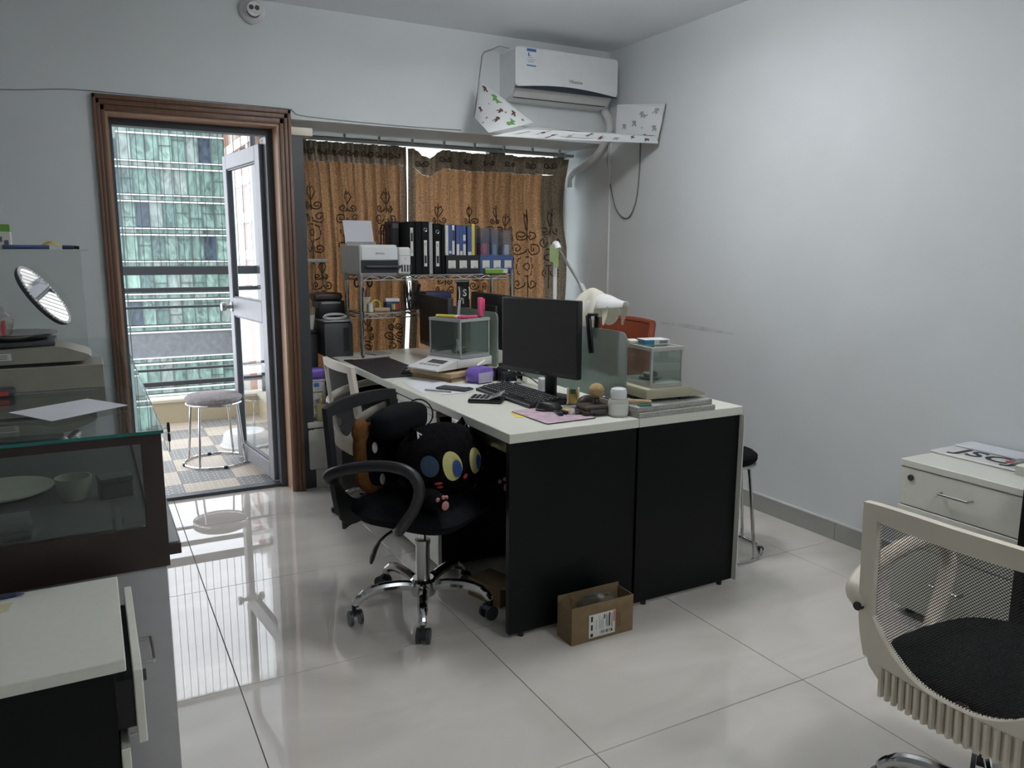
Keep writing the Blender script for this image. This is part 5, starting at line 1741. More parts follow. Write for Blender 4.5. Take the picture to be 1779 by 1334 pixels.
# rear balance on its board
def tfm(rz, x, y, z):
    return (x, y, z), rz
bd = thing('wooden_board', 'pale wooden board under the rear balance', 'board', (1.558, 3.472, Z), math.radians(20))
MB().rbox(-.155, .145, -.135, .145, 0, .018, .003).build('lower_board', m_woodd, bd)
MB().rbox(-.165, .15, -.14, .15, .0183, .040, .004).build('upper_board', m_wood, bd)
def balance(name, label, loc, rz, body_mat, frame_mat, cw, cd, ch, bw, bd_, bh, tongue):
    """display tongue on the local -x side; case above the body"""
    t = thing(name, label, 'balance', loc, rz)
    b = MB()
    b.rbox(-bw / 2, bw / 2, -bd_ / 2, bd_ / 2, .012, bh, .006)
    b.build('body', body_mat, t)
    tg = MB()
    # sloping tongue
    x0 = -bw / 2
    tg.prism([(x0, bh - .004), (x0, .012), (x0 - tongue, .012), (x0 - tongue, .018), (x0 - tongue * .85, .024)], -bd_ / 2 + .004, bd_ / 2 - .004, X=Matrix(((1, 0, 0, 0), (0, 0, 1, 0), (0, 1, 0, 0), (0, 0, 0, 1))))
    tgo = tg.build('display_tongue', body_mat, t)
    sl = math.atan2(bh - .028, tongue * .85)
    XX = T(x0, 0, bh - .004) @ R(-sl, 'Y')
    ln = math.hypot(bh - .028, tongue * .85)
    MB().box(-ln * .52, -ln * .16, -bd_ * .30, bd_ * .20, .0006, .0016, X=XX).build('lcd', m_lcd, tgo, 0)
    for k in range(5):
        y = -bd_ * .30 + k * bd_ * .13
        MB().box(-ln * .80, -ln * .66, y, y + bd_ * .085, .0006, .0020, X=XX).build('button', m_grayp, tgo, 0)
    for sx in (-1, 1):
        for sy in (-1, 1):
            MB().cyl((sx * bw * .4, sy * bd_ * .38, 0), (sx * bw * .4, sy * bd_ * .38, .0118), .012, n=12).build('foot', m_black, t)
    fr = MB()
    z0, z1 = bh + .0005, bh + ch
    e = .007
    fr.box(-cw / 2, cw / 2, -cd / 2, cd / 2, z0, z0 + .016)
    fr.build('case_base', frame_mat, t, 0)
    fr = MB()
    for sx in (-1, 1):
        for sy in (-1, 1):
            x = sx * (cw / 2 - e / 2); y = sy * (cd / 2 - e / 2)
            fr.box(x - e / 2, x + e / 2, y - e / 2, y + e / 2, z0 + .0162, z1 - .0142)
    fr.build('case_posts', frame_mat, t, 0)
    fr = MB()
    fr.box(-cw / 2 - .002, cw / 2 + .002, -cd / 2 - .002, -cd / 2 + .010, z1 - .014, z1)
    fr.box(-cw / 2 - .002, cw / 2 + .002, cd / 2 - .010, cd / 2 + .002, z1 - .014, z1)
    fr.box(-cw / 2 - .002, -cw / 2 + .010, -cd / 2 + .010, cd / 2 - .010, z1 - .014, z1)
    fr.box(cw / 2 - .010, cw / 2 + .002, -cd / 2 + .010, cd / 2 - .010, z1 - .014, z1)
    fr.build('case_top_frame', frame_mat, t, 0)
    for sy in (-1, 1):
        MB().box(-cw / 2 + e, cw / 2 - e, sy * (cd / 2 - .003) - .001, sy * (cd / 2 - .003) + .001, z0 + .017, z1 - .015).build('pane', m_caseglass, t, 0)
    for sx in (-1, 1):
        MB().box(sx * (cw / 2 - .003) - .001, sx * (cw / 2 - .003) + .001, -cd / 2 + e, cd / 2 - e, z0 + .017, z1 - .015).build('pane', m_caseglass, t, 0)
    MB().box(-cw / 2 + .0105, cw / 2 - .0105, -cd / 2 + .0105, cd / 2 - .0105, z1 - .004, z1 - .001).build('top_pane', m_caseglass, t, 0)
    MB().lathe([(0, z0 + .017), (.020, z0 + .017), (.020, z0 + .022), (.045, z0 + .024), (.045, z0 + .027), (0, z0 + .027)], 24).build('weighing_pan', m_steel, t)
    MB().lathe([(.026, z0 + .0275), (.032, z0 + .040), (.030, z0 + .041), (.024, z0 + .029), (0, z0 + .029)], 20).build('dish', m_steel, t)
    return t, z1
b1, z1a = balance('analytical_balance', 'white balance with glass draught case on the pale wooden board', (1.590, 3.490, Z + .0405), math.radians(20), m_white, m_grayp, .20, .215, .190, .24, .215, .055, .13)
MB().box(.099, .1015, -.095, .02, .080, .230).build('rear_plate', m_white, b1, 0)
MB().tube([(-.05, -.03, .072), (-.045, -.03, .12), (-.03, -.03, .15)], .003, 6).build('tweezer_rod', m_steel, b1)
MB().rbox(-.03, -.018, -.02, -.008, .072, .14, .002).build('white_bar', m_white, b1)
# things on the glass case of the rear balance
zt = Z + .0405 + z1a + .0006
g_hl = 'things on top of the rear balance'
def at_b1(x, y):
    c, s = math.cos(math.radians(20)), math.sin(math.radians(20))
    return (1.590 + c * x - s * y, 3.490 + s * x + c * y)
x, y = at_b1(-.075, .01)
hl = thing('highlighter_pen', 'yellow highlighter lying on the glass case of the rear balance', 'highlighter', (x, y, zt), math.radians(-52), group=g_hl)
MB().rbox(-.06, .045, -.009, .009, 0, .016, .006).build('barrel', m_yelplas, hl)
MB().rbox(.0455, .065, -.008, .008, 0, .015, .005).build('cap', m_cream, hl)
x, y = at_b1(-.02, -.085)
hl = thing('highlighter_pen', 'pink marker lying on the glass case of the rear balance', 'highlighter', (x, y, zt), math.radians(8), group=g_hl)
MB().rbox(-.045, .045, -.008, .008, 0, .014, .005).build('barrel', m_pink, hl)
MB().rbox(-.062, -.0455, -.007, .007, 0, .013, .004).build('cap', m_pink, hl)
x, y = at_b1(.03, .045)
hs = thing('holder_stand', 'small steel clip stand on the rear balance', 'stand', (x, y, zt))
MB().rbox(-.03, .03, -.02, .02, 0, .004, .001, 1).build('base_plate', m_grayp, hs)
MB().rbox(-.002, .012, -.004, .004, .0042, .080, .002, X=R(.10, 'Y')).build('upright', m_grayp, hs)
MB().tube([(.018, -.003, .078), (.022, -.003, .088), (.03, -.003, .085), (.032, -.003, .06)], .003, 6).build('hook', m_grayp, hs)
x, y = at_b1(.088, -.06)
st = thing('pink_stapler', 'pink stapler standing upright at the edge of the rear balance case', 'stapler', (x, y, zt), math.radians(5))
MB().rbox(-.014, .010, -.012, .012, 0, .095, .006).build('upper_jaw', m_pink, st)
MB().rbox(.0105, .020, -.010, .010, .030, .088, .004).build('lower_jaw', m_pink, st)

# black clutter behind the balance and amber bottle
ab = thing('dropper_bottle', 'small black dropper bottle with gold neck left of the large monitor', 'bottle', (1.742, 3.30, Z))
MB().lathe([(0, 0), (.015, 0), (.016, .003), (.016, .040), (.008, .048), (0, .048)], 18).build('bottle', m_blackg, ab)
MB().lathe([(0, .0485), (.009, .0485), (.009, .062), (0, .062)], 14).build('neck', m_gold, ab)
MB().lathe([(0, .0625), (.006, .0625), (.005, .080), (0, .082)], 12).build('bulb', m_white, ab)
ph2 = thing('power_adapter', 'tangle of black adapters between tissue pack and large monitor', 'adapter', (1.685, 3.155, Z))
MB().rbox(-.03, .03, -.025, .025, 0, .055, .006).build('adapter', m_black, ph2)
MB().rbox(-.022, .02, -.05, -.026, 0, .03, .005).build('plug', m_blackg, ph2)
MB().tube(smooth_path([(.03, 0, .04), (.04, -.10, .045), (.03, -.22, .03), (.035, -.30, .004), (.0, -.36, .003)], 5), .003, 6).build('cord', m_black, ph2)
for k, (dx, dy, dz) in enumerate(((.0, .07, .07), (.015, .085, .085), (-.02, .10, .06))):
    MB().rbox(dx - .02, dx + .02, dy - .012, dy + .012, 0, dz, .004).build('adapter', m_black, ph2)
pf = thing('paper_scrap', 'small stack of folded papers under the large monitor', 'paper', (1.645, 3.075, Z + .0006), .4)
MB().rbox(-.04, .05, -.035, .035, 0, .006, .001, 1).build('sheets', m_paper, pf)
MB().sheet(lambda u, v: (-.03 + .09 * u, -.03 + .06 * v, .0065 + .018 * math.sin(PI * u) * (1 - .5 * v)), 8, 4, (0, 0, .0006)).build('folded_sheet', m_paper, pf)
wc = thing('white_charger', 'white plug charger standing under the large monitor', 'charger', (1.715, 2.90, Z), -.3)
MB().rbox(-.016, .016, -.022, .022, 0, .062, .008, 3).build('charger', m_white, wc)
sheet_on('paper_note', 'small white note on the desk beneath the large monitor', [(1.66, 2.80), (1.70, 2.775), (1.735, 2.88), (1.695, 2.90)], Z, m_paper)
sheet_on('paper_note', 'white note under the small gold device behind the mouse mat', [(1.632, 2.545), (1.700, 2.53), (1.725, 2.66), (1.66, 2.675)], Z, m_paper)

# mouse mat, mouse, keys
mp_ = thing('mouse_mat', 'pink marbled mouse mat at the front of the desk', 'mouse mat', (1.497, 2.450, Z + .0008), math.radians(2))
MB().prism(rrect(-.108, .108, -.128, .128, .01, 3), 0, .0028).build('rubber', m_black, mp_)
MB().prism(rrect(-.1075, .1075, -.1275, .1275, .01, 3), .0029, .0037).build('print', m_mousepad, mp_)
zm = Z + .0008 + .0039
def mouse(label, loc, rz):
    t = thing('computer_mouse', label, 'mouse', loc, rz)
    def fn(u, v):
        a = 2 * PI * u
        ph_ = PI / 2 * v
        r = math.cos(ph_) ** .6
        x = .052 * r * math.cos(a); y = .030 * r * math.sin(a) * (1 - .12 * math.cos(a) ** 2)
        return (x, y, .034 * math.sin(ph_) ** .8 * (1 - .22 * x / .052))
    MB().sheet(fn, 28, 8).sheet(lambda u, v: (fn(u, 0)[0] * v, fn(u, 0)[1] * v, 0), 28, 1).build('shell', m_black, t, 80)
    MB().rbox(.018, .034, -.0028, .0028, .022, .031, .002).build('wheel', m_dgray, t)
    MB().tube([(-.052 * math.cos(q) * 1.0, .0302 * math.sin(q), .008) for q in [-1.2 + 2.4 * i / 12 for i in range(13)]], .0012, 5).build('trim_line', m_grayp, t)
    return t
mouse('black computer mouse on the pink mouse mat', (1.520, 2.515, zm), math.radians(-28))
ky = thing('key_bunch', 'bunch of black and yellow keys with a cord on the mouse mat', 'keys', (1.553, 2.400, zm), .3)
ky.scale = (1.45, 1.45, 1.3)
for k, (x, y, a, m) in enumerate(((-.025, .02, .5, m_black), (-.005, .025, .9, m_black), (.012, .03, .7, m_yelplas))):
    MB().rbox(-.010, .018, -.007, .007, 0, .010, .004, 2, X=T(x, y, 0) @ R(a + .6)).build('key_head', m, ky)
    MB().box(.0182, .042, -.003, .003, .003, .005, X=T(x, y, 0) @ R(a + .6)).build('key_blade', m_gold if k == 2 else m_steel, ky, 0)
MB().tube([(.010 * math.cos(q), .006 + .010 * math.sin(q), .0035) for q in [2 * PI * i / 18 for i in range(18)]], .0014, 5, closed=True).build('ring', m_steel, ky)
MB().tube(smooth_path([(.01, 0, .004), (.04, -.02, .006), (.055, -.035, .004), (.03, -.045, .003)], 5), .004, 6).build('cord', m_black, ky)

# brown case with shaving brushes, gold device, jar
bc = thing('leather_case', 'dark brown leather case beside the white lidded jar', 'case', (1.640, 2.395, Z + .0052), math.radians(-8))
MB().rbox(-.055, .05, -.045, .05, 0, .018, .005).build('lower_half', m_brownleather, bc)
MB().rbox(-.053, .048, -.043, .048, .0188, .034, .006).build('upper_half', m_brownleather, bc)
MB().rbox(-.035, .030, -.050, -.0455, .010, .022, .001, 1).build('buckle', m_dgray, bc)
rp_ = thing('round_brush', 'brush with blond ball of bristles on the leather case', 'brush', (1.668, 2.415, Z + .0395), 0)
MB().lathe([(0, 0), (.014, 0), (.013, .008), (.010, .014), (.012, .019), (0, .019)], 16).build('handle', m_brownleather, rp_)
MB().ell((0, 0, .046), (.030, .030, .029), 20, 14).build('bristles', m_bristle, rp_, 60)
rp2 = thing('wedge_brush', 'dark brown wedge shaped brush lying behind the ball brush', 'brush', (1.690, 2.505, Z + .0006), math.radians(20))
MB().ell((-.01, 0, .026), (.055, .024, .026), 18, 12).build('bristles', m_brownleather, rp2, 60)
MB().ell((.04, 0, .028), (.02, .02, .020), 14, 10).build('ferrule', m_bristle, rp2, 60)
gd_ = thing('gold_counter', 'small gold device with green display standing behind the leather case', 'counter', (1.676, 2.590, Z + .0010), math.radians(55))
MB().rbox(-.010, .010, -.021, .021, 0, .062, .006, 2).build('body', m_gold, gd_)
MB().rbox(-.0125, -.0102, -.011, .011, .044, .064, .002, 1).build('display', M('green_display', (0.02, 0.10, 0.05), .2), gd_)
for s in (-1, 1):
    MB().rbox(-.011, .011, s * .0215 - .0035, s * .0215 + .0035, .008, .068, .003).build('side_rail', m_cream, gd_)
jr = thing('lidded_jar', 'frosted glass jar with a rounded white lid at the desk front', 'jar', (1.712, 2.335, Z))
MB().lathe([(0, 0), (.034, 0), (.037, .004), (.038, .055), (.034, .062), (.029, .066), (0, .066)], 26).build('jar', M('cream_jar', (0.55, 0.54, 0.48), .3), jr)
MB().lathe([(.0385, .010), (.0385, .050), (.0375, .051), (.0375, .009)], 26).build('label', m_label, jr)
MB().lathe([(0, .0665), (.030, .0665), (.0315, .070), (.0315, .092), (.028, .102), (.018, .106), (0, .107)], 26).build('lid', m_white2, jr)

# granite slabs with the front balance
for k, (dx, dy, lab) in enumerate(((0, 0, 'lower grey granite slab under the front balance'), (-.006, .012, 'upper grey granite slab directly under the front balance'))):
    t = thing('granite_slab', lab, 'slab', (1.930 + dx, 2.395 + dy, Z + k * .0205), math.radians(1.5 * k))
    MB().rbox(-.185, .185, -.145, .15, 0, .020, .002, 1).build('slab', m_stone, t)
zs = Z + .0412
b2, z2a = balance('analytical_balance', 'cream balance with glass draught case on the granite slabs', (1.930, 2.425, zs), PI + math.radians(-4), m_beige, M('pale_grey_frame', (0.44, 0.45, 0.42), .4), .145, .22, .155, .20, .25, .052, .075)
MB().tube([(.05, .10, .07), (.052, .09, .12)], .003, 6).build('pan_lock', m_steel, b2)
sm = thing('product_box', 'white and teal flat box on the glass case of the front balance', 'box', (1.945, 2.42, zs + z2a + .0006), math.radians(-12))
MB().rbox(-.060, .045, -.035, .04, 0, .020, .001, 1).build('carton', m_white, sm)
MB().box(-.0612, -.0602, -.0352, .0402, .001, .019).build('teal_end', m_teal, sm, 0)
MB().box(-.0612, -.022, -.0362, -.0352, .001, .019).build('teal_side', m_teal, sm, 0)
for z in (.006, .012):
    MB().box(.0, .035, -.0360, -.0352, z, z + .003).build('print_line', m_ink, sm, 0)
wp = thing('remote_control', 'slim white controller beside the teal box on the front balance', 'remote', (1.888, 2.49, zs + z2a + .0006), math.radians(-15))
MB().rbox(-.022, .02, -.03, .03, 0, .013, .004).build('shell', m_cream, wp)
MB().cyl((-.023, -.01, .006), (-.0222, -.01, .006), .003, n=10).build('button', m_redink, wp)
wsp = thing('wooden_spatula', 'wooden handle lying on the granite beside the front balance', 'spatula', (1.775, 2.315, Z + .0421), math.radians(-40))
MB().tube([(-.06, 0, .009), (0, 0, .0095), (.05, 0, .009), (.06, 0, .008)], [.006, .0085, .009, .007], 10).build('handle', m_wood, wsp)
gls = thing('glass_plate', 'small greenish glass plate on the granite slab corner', 'plate', (1.772, 2.285, Z + .0413 + .0001), math.radians(-10))
gls.location = (1.790, 2.272, Z + .0413)
MB().rbox(-.030, .020, -.012, .012, 0, .005, .001, 1).build('plate', m_glassedge, gls)
fm_ = thing('foil_bag', 'clear bag of crumpled film between screen and front balance', 'bag', (1.802, 2.50, Z + .0412), .2)
rr = random.Random(3)
fmm = MB().ell((0, 0, .028), (.022, .045, .028), 16, 10)
fmm.v = [(x + rr.uniform(-.004, .004), y + rr.uniform(-.005, .005), max(0, z + rr.uniform(-.004, .004))) for x, y, z in fmm.v]
fmm.build('film', m_cling, fm_, 15)

# black mat with keyboard edge on the rear desk
dm = thing('desk_mat', 'large black desk mat on the rear left desk', 'desk mat', (1.352, 3.905, Z), math.radians(-1))
MB().prism(rrect(-.135, .125, -.36, .34, .01, 3), 0, .003).build('mat', m_mat, dm)
sb = MB().rbox(1.26, 1.48, 4.205, 4.215, Z + .0036, Z + .0112, .002).build('metal_bar', m_steel)  # plain bar standing in for an unidentified silver edge on the mat
tag(sb, 'silver metal ruler across the far end of the black desk mat', 'bar')
mouse('small black mouse on the black desk mat', (1.385, 3.645, Z + .0034), math.radians(200))
wrd = MB().tube(smooth_path([(1.43, 3.66, Z + .006), (1.47, 3.72, Z + .006), (1.52, 3.80, Z + .003), (1.60, 3.98, Z + .003), (1.63, 4.06, Z + .003)], 6), .0025, 6).build('trailing_cord', m_black)
tag(wrd, 'black mouse cord trailing over the rear desk', 'cord')
prd = thing('paper_stack', 'grey papers lying under the wire shelf on the rear desk', 'paper', (1.475, 4.43, Z), .3)
MB().rbox(-.05, .06, -.07, .07, 0, .008, .001, 1).build('sheets', m_grayp, prd)

# swing arm lamp clamped behind the screens
lm = thing('desk_lamp', 'white swing arm lamp with a cloth draped over its head', 'lamp', (2.15, 3.515, DT))
MB().cyl((0, 0, 0.0005), (0, 0, .03), .028, n=20).build('clamp', m_white, lm)
MB().cyl((0, 0, .0302), (0, 0, .62), .011, n=12).build('pole', m_white, lm)
MB().tube(smooth_path([(0, .012, .60), (0, .006, .635), (0, -.012, .640), (0, -.032, .615)], 5), .017, 10).build('elbow', m_white, lm)
MB().cyl((0, -.026, .622), (0, -.262, .425), .0075, n=10).build('arm', m_steel, lm)
MB().tube([(0, -.250, .440), (0, -.285, .405), (0, -.298, .386)], .014, 10).build('joint', m_grayp, lm)
MB().tube([(0, -.293, .388), (0, -.300, .372), (0, -.312, .365)], .010, 8).build('neck', m_chrome, lm)
def _head(u, v):
    y = -.25 - .37 * u
    wd = .055 * math.sin(PI * (.16 + .80 * u)) ** .5
    a = PI * v
    return (wd * math.cos(a), y, .325 + .035 * u + (.030 + .045 * math.sin(PI * u) ** 2) * math.sin(a) * (1 - .25 * u))
MB().sheet(_head, 14, 10, (0, 0, -.004)).build('lamp_head', m_white, lm, 60)
def _cl(u, v):
    y = -.235 - .20 * u
    a = PI * (1.16 * v - .08)
    sag = .02 * math.sin(u * 7) * math.cos(a) ** 2
    return (.070 * math.cos(a) * (1 + .12 * math.sin(u * 9)), y - .03 * abs(math.cos(a)), .345 + (.042 + .045 * math.sin(PI * (.2 + u) / 1.6) ** 2) * math.sin(a) - .055 * abs(math.cos(a)) ** 1.5 + sag)
m_drape = M('cream_cloth', (0.62, 0.60, 0.50), .85, var=.05)
MB().sheet(_cl, 16, 18).build('draped_cloth', m_drape, lm, 70)
for (y0, dx, m) in ((-.515, -.045, m_drape), (-.555, .035, m_drape)):
    MB().sheet(lambda u, v: (dx + .004 * math.sin(5 * v), y0 + (u - .5) * .065 * (1 - .8 * v), .355 - .088 * v), 6, 6).build('cloth_flap', m, lm, 70)
nt_ = sheet_on('sticky_note', 'green sticky notes wrapped round the top of the swing arm lamp', [(-.03, 0), (.03, 0), (.03, .001), (-.03, .001)], 0, m_green)
bpy.data.objects.remove(nt_.children[0]); nt_.location = (2.15, 3.50, 1.29)
m_lime = M('lime_paper', (0.42, 0.55, 0.24), .7)
nt_['category'] = 'note'
MB().sheet(lambda u, v: (-.020, -.012 + .050 * u, .0 + .085 * v + .012 * u), 3, 3, (-.0006, 0, 0)).build('note', m_lime, nt_, 0)
MB().sheet(lambda u, v: (-.021, -.052 + .040 * u, -.015 + .09 * v - .01 * u), 3, 3, (-.0006, 0, 0)).build('note', m_lime, nt_, 0)
# black clip-on scissors hanging over the screen
cl = thing('hanging_clip', 'black folding tool hooked over the top of the frosted screen', 'tool', (XS + .005, 2.615, DT + .308))
MB().rbox(-.018, -.0055, -.045, -.014, -.110, .045, .006, 2, X=R(-.18, 'X')).build('handle', m_black, cl)
MB().rbox(.006, .016, -.062, -.032, -.035, .050, .006, 2, X=R(.10, 'X')).build('handle', m_black, cl)
MB().rbox(-.017, .015, -.055, -.020, .046, .056, .003).build('hinge', m_black, cl)

# ------------------------------------------------------------------ cardboard box on the floor
cx = thing('cardboard_box', 'open cardboard box with a shipping label before the black desk panel', 'box', (1.514, 2.168, 0))
W, D_, Hh = .131, .0475, .137
b = MB()
b.box(-W, W, -D_, -D_ + .003, 0, Hh)
b.box(-W, W, D_ - .003, D_, 0, Hh + .012)
b.box(W - .003, W, -D_ + .0031, D_ - .0031, 0, Hh)
b.box(-W, -W + .003, -D_ + .0031, D_ - .0031, 0, Hh - .012)
b.box(-W + .0031, W - .0031, -D_ + .0031, D_ - .0031, 0.0, .003)
b.build('carton', m_card, cx, 0)
fl_ = MB()
fl_.add([(-W, -D_ + .004, Hh - .0118), (-W, D_ - .012, Hh - .0118), (-W + .022, D_ - .03, Hh + .026), (-W + .016, -D_ + .02, Hh + .022)], [(0, 1, 2, 3)])
fl_.build('flap', m_card, cx, 0)
lbm = MB().box(-.060, .052, -D_ - .0012, -D_ - .0002, .012, .098).build('shipping_label', m_label, cx, 0)
rr = random.Random(8)
def pl(x0, x1, z0, z1, m):
    MB().box(x0, x1, -D_ - .0017, -D_ - .0013, z0, z1).build('label_print', m, lbm, 0)
pl(-.052, -.044, .040, .060, m_ink); pl(-.052, -.044, .072, .092, m_ink); pl(-.053, -.043, .016, .028, m_ink)
for k in range(9):
    pl(-.012 + .0052 * k, -.012 + .0052 * k + rr.choice((.0015, .0025, .0035)), .020, .032, m_ink)
for x in (-.030, -.016, -.009, -.002):
    pl(x, x + .0014, .040, .040 + rr.uniform(.03, .05), m_graylet)
pl(.003, .008, .074, .090, m_ink); pl(.012, .0145, .045, .09, m_graylet); pl(.018, .0205, .04, .085, m_graylet); pl(.024, .030, .042, .092, m_ink)
pl(.036, .039, .036, .088, m_graylet); pl(.034, .040, .020, .030, m_ink)
pl(.044, .049, .055, .095, m_redink)
for k in range(2):
    for q in range(5):
        MB().box(.060 + .010 * k, .066 + .010 * k, -D_ - .0008, -D_ - .0002, .030 + q * .011, .038 + q * .011).build('box_print', m_cardin, cx, 0)
pfm = MB().ell((.01, .0, .095), (.085, .032, .048), 18, 10)
pfm.v = [(x + rr.uniform(-.010, .010), y + rr.uniform(-.006, .006), z + rr.uniform(-.012, .012)) for x, y, z in pfm.v]
fo = thing('film_wrap', 'crumpled clear film wrap inside the cardboard box', 'film', (1.524, 2.168, .004))
pfm.v = [(x - .01, max(-.043, min(.043, y)), max(0, z - .0)) for x, y, z in pfm.v]
pfm.build('film', m_cling, fo, 10)

# things under the desk seen past the chair
ub = thing('shoe_box', 'brown open carton on the floor under the front desk', 'box', (1.33, 2.60, 0), .3)
MB().box(-.06, .06, -.09, .09, 0, .075).build('carton', m_card, ub, 0)
MB().add([(-.06, -.09, .076), (.06, -.09, .076), (.075, -.15, .10), (-.075, -.15, .10)], [(0, 1, 2, 3)]).build('flap', m_card, ub, 0)

# ------------------------------------------------------------------ bags on the right pedestal
pg = thing('printed_bag', 'flat white carrier bag with big black and red lettering on the wall pedestal', 'bag', (2.905, 1.60, .6004), math.radians(90))
MB().rbox(-.20, .20, -.115, .115, 0, .010, .004, 1).build('bag', m_white, pg)
MB().rbox(-.17, .19, -.13, -.02, .0102, .018, .004, 1).build('folded_bag', m_paper, pg)
text('JSCJ', .125, m_ink, pg, (.02, .035, .0108), (0, 0, PI), 'bag_lettering', bold=.002, sx=1.1)
MB().cyl((-.05, .03, .0104), (-.05, .03, .0116), .014, n=18).build('red_dot', m_redink, pg)
cbg = thing('clear_bag', 'small clear plastic bag on top of the printed carrier bag', 'bag', (2.835, 1.475, .6192), .4)
fmm = MB().ell((0, 0, .010), (.05, .045, .010), 14, 8)
rr = random.Random(6)
fmm.v = [(x + rr.uniform(-.006, .006), y + rr.uniform(-.006, .006), max(0, z + rr.uniform(-.003, .003))) for x, y, z in fmm.v]
fmm.build('film', m_cling, cbg, 15)
MB().box(-.02, .02, -.015, -.005, .0205, .0215).build('blue_strip', m_blueink, cbg, 0)

# ------------------------------------------------------------------ glass counter on the left
GX1, GX0, GY0, GY1, GZ = .128, -1.05, 2.010, 4.31, .930
gc = thing('glass_counter', 'dark framed glass display counter along the left side', 'display counter', (0, 0, 0))
fr = MB()
fr.box(GX0, GX1, GY0, GY0 + .035, .585, .690)
fr.box(GX1 - .035, GX1, GY0 + .035, GY1, .585, .690)
fr.box(GX1 - .045, GX1, GY0, GY0 + .035, .690, GZ - .010)
fr.box(GX1 - .035, GX1, GY1 - .04, GY1, .690, GZ - .010)
fr.box(GX0, GX0 + .045, GY0, GY0 + .035, .690, GZ - .010)
fr.box(GX0, GX1 - .045, GY0, GY0 + .022, GZ - .032, GZ - .010)
fr.box(GX1 - .022, GX1, GY0 + .035, GY1 - .04, GZ - .028, GZ - .010)
fr.box(GX0, GX1 - .036, GY0 + .036, GY1, .660, .672)
fr.build('frame', m_counterwood, gc, 0)
MB().box(GX0 + .02, GX1 - .008, GY0 + .008, GY1 - .01, 0, .5845).build('plinth', m_plinth, gc, 0)
led = MB()
led.box(GX1 + .0005, GX1 + .035, GY0 + .10, GY1 - .02, .575, .602)
led.build('side_ledge', m_counterwood, gc, 0)
MB().box(GX1 + .0005, GX1 + .031, GY0 + .11, GY1 - .03, .6025, .606).build('ledge_strip', m_grayp, gc, 0)
m_inner = M('case_floor', (0.045, 0.047, 0.045), .6)
MB().box(GX0 + .05, GX1 - .040, GY0 + .04, GY1 - .05, .6725, .680).build('display_floor', m_inner, gc, 0)
MB().box(GX0 + .045, GX1 - .045, GY0 + .010, GY0 + .015, .691, GZ - .033).build('front_pane', m_glasstop, gc, 0)
MB().box(GX1 - .012, GX1 - .007, GY0 + .036, GY1 - .041, .691, GZ - .029).build('side_pane', m_glasstop, gc, 0)
top = MB()
top.box(GX0, GX1 + .004, GY0 - .006, GY1, GZ - .0095, GZ - .0015)
top.build('top_pane', m_glasstop, gc, 0)
eg = MB()
eg.box(GX0, GX1 + .004, GY0 - .0072, GY0 - .0062, GZ - .0095, GZ - .0015)
eg.box(GX1 + .0042, GX1 + .0052, GY0 - .0072, GY1, GZ - .0095, GZ - .0015)
eg.build('glass_edge', m_glassedge, gc, 0)
MB().box(-.25, GX1, 3.236, 3.2375, GZ - .0014, GZ - .0011).build('joint_line', m_graylet, gc, 0)
lk = MB()
lk.rbox(GX1 - .030, GX1 + .014, GY0 - .004, GY0 + .022, GZ - .0012, GZ + .006, .001, 1)
lk.rbox(GX1 + .0054, GX1 + .014, GY0 - .004, GY0 + .022, GZ - .055, GZ - .0014, .001, 1)
lko = lk.build('clear_lock', m_acryl, gc)
MB().tube([(GX1 + .018, GY0 + .010 + .010 * math.cos(q), GZ + .0 + .010 * math.sin(q)) for q in [2 * PI * i / 16 for i in range(16)]], .003, 6, closed=True).build('key_ring', m_black, lko)
MB().rbox(GX1 + .0145, GX1 + .021, GY0 - .002, GY0 + .020, GZ - .034, GZ - .014, .003).build('key_head', m_black, lko)
MB().box(GX1 + .0165, GX1 + .019, GY0 + .006, GY0 + .012, GZ - .060, GZ - .0342).build('key_blade', m_steel, lko, 0)

# shown inside the case
bw_ = thing('white_bowl', 'white bowl inside the glass counter', 'bowl', (-.075, 2.38, .6806))
MB().lathe([(0, 0), (.030, 0), (.042, .03), (.046, .062), (.043, .062), (.038, .03), (.028, .006), (0, .006)], 26).build('bowl', m_beiged, bw_)
pl_ = thing('oval_plate', 'large pale oval plate inside the glass counter', 'plate', (-.25, 2.50, .6806))
MB().lathe([(0, 0), (.08, 0), (.125, .016), (.125, .020), (.08, .007), (0, .007)], 32).build('plate', m_beiged, pl_)
ib = thing('black_box', 'small black box inside the glass counter', 'box', (.025, 2.36, .6806), .15)
MB().rbox(-.040, .040, -.030, .030, 0, .045, .002, 1).build('box', m_black, ib)
MB().rbox(-.042, .042, -.032, .032, .0455, .058, .002, 1).build('lid', m_black, ib)
ip = thing('black_pouch', 'dark pouches stacked behind the counter front glass', 'pouch', (-.235, 2.12, .6806))
MB().rbox(-.10, .075, -.05, .05, 0, .022, .006).build('pouch', m_black, ip)
MB().rbox(-.10, .07, -.048, .05, .0225, .045, .006).build('pouch', m_dgray, ip)

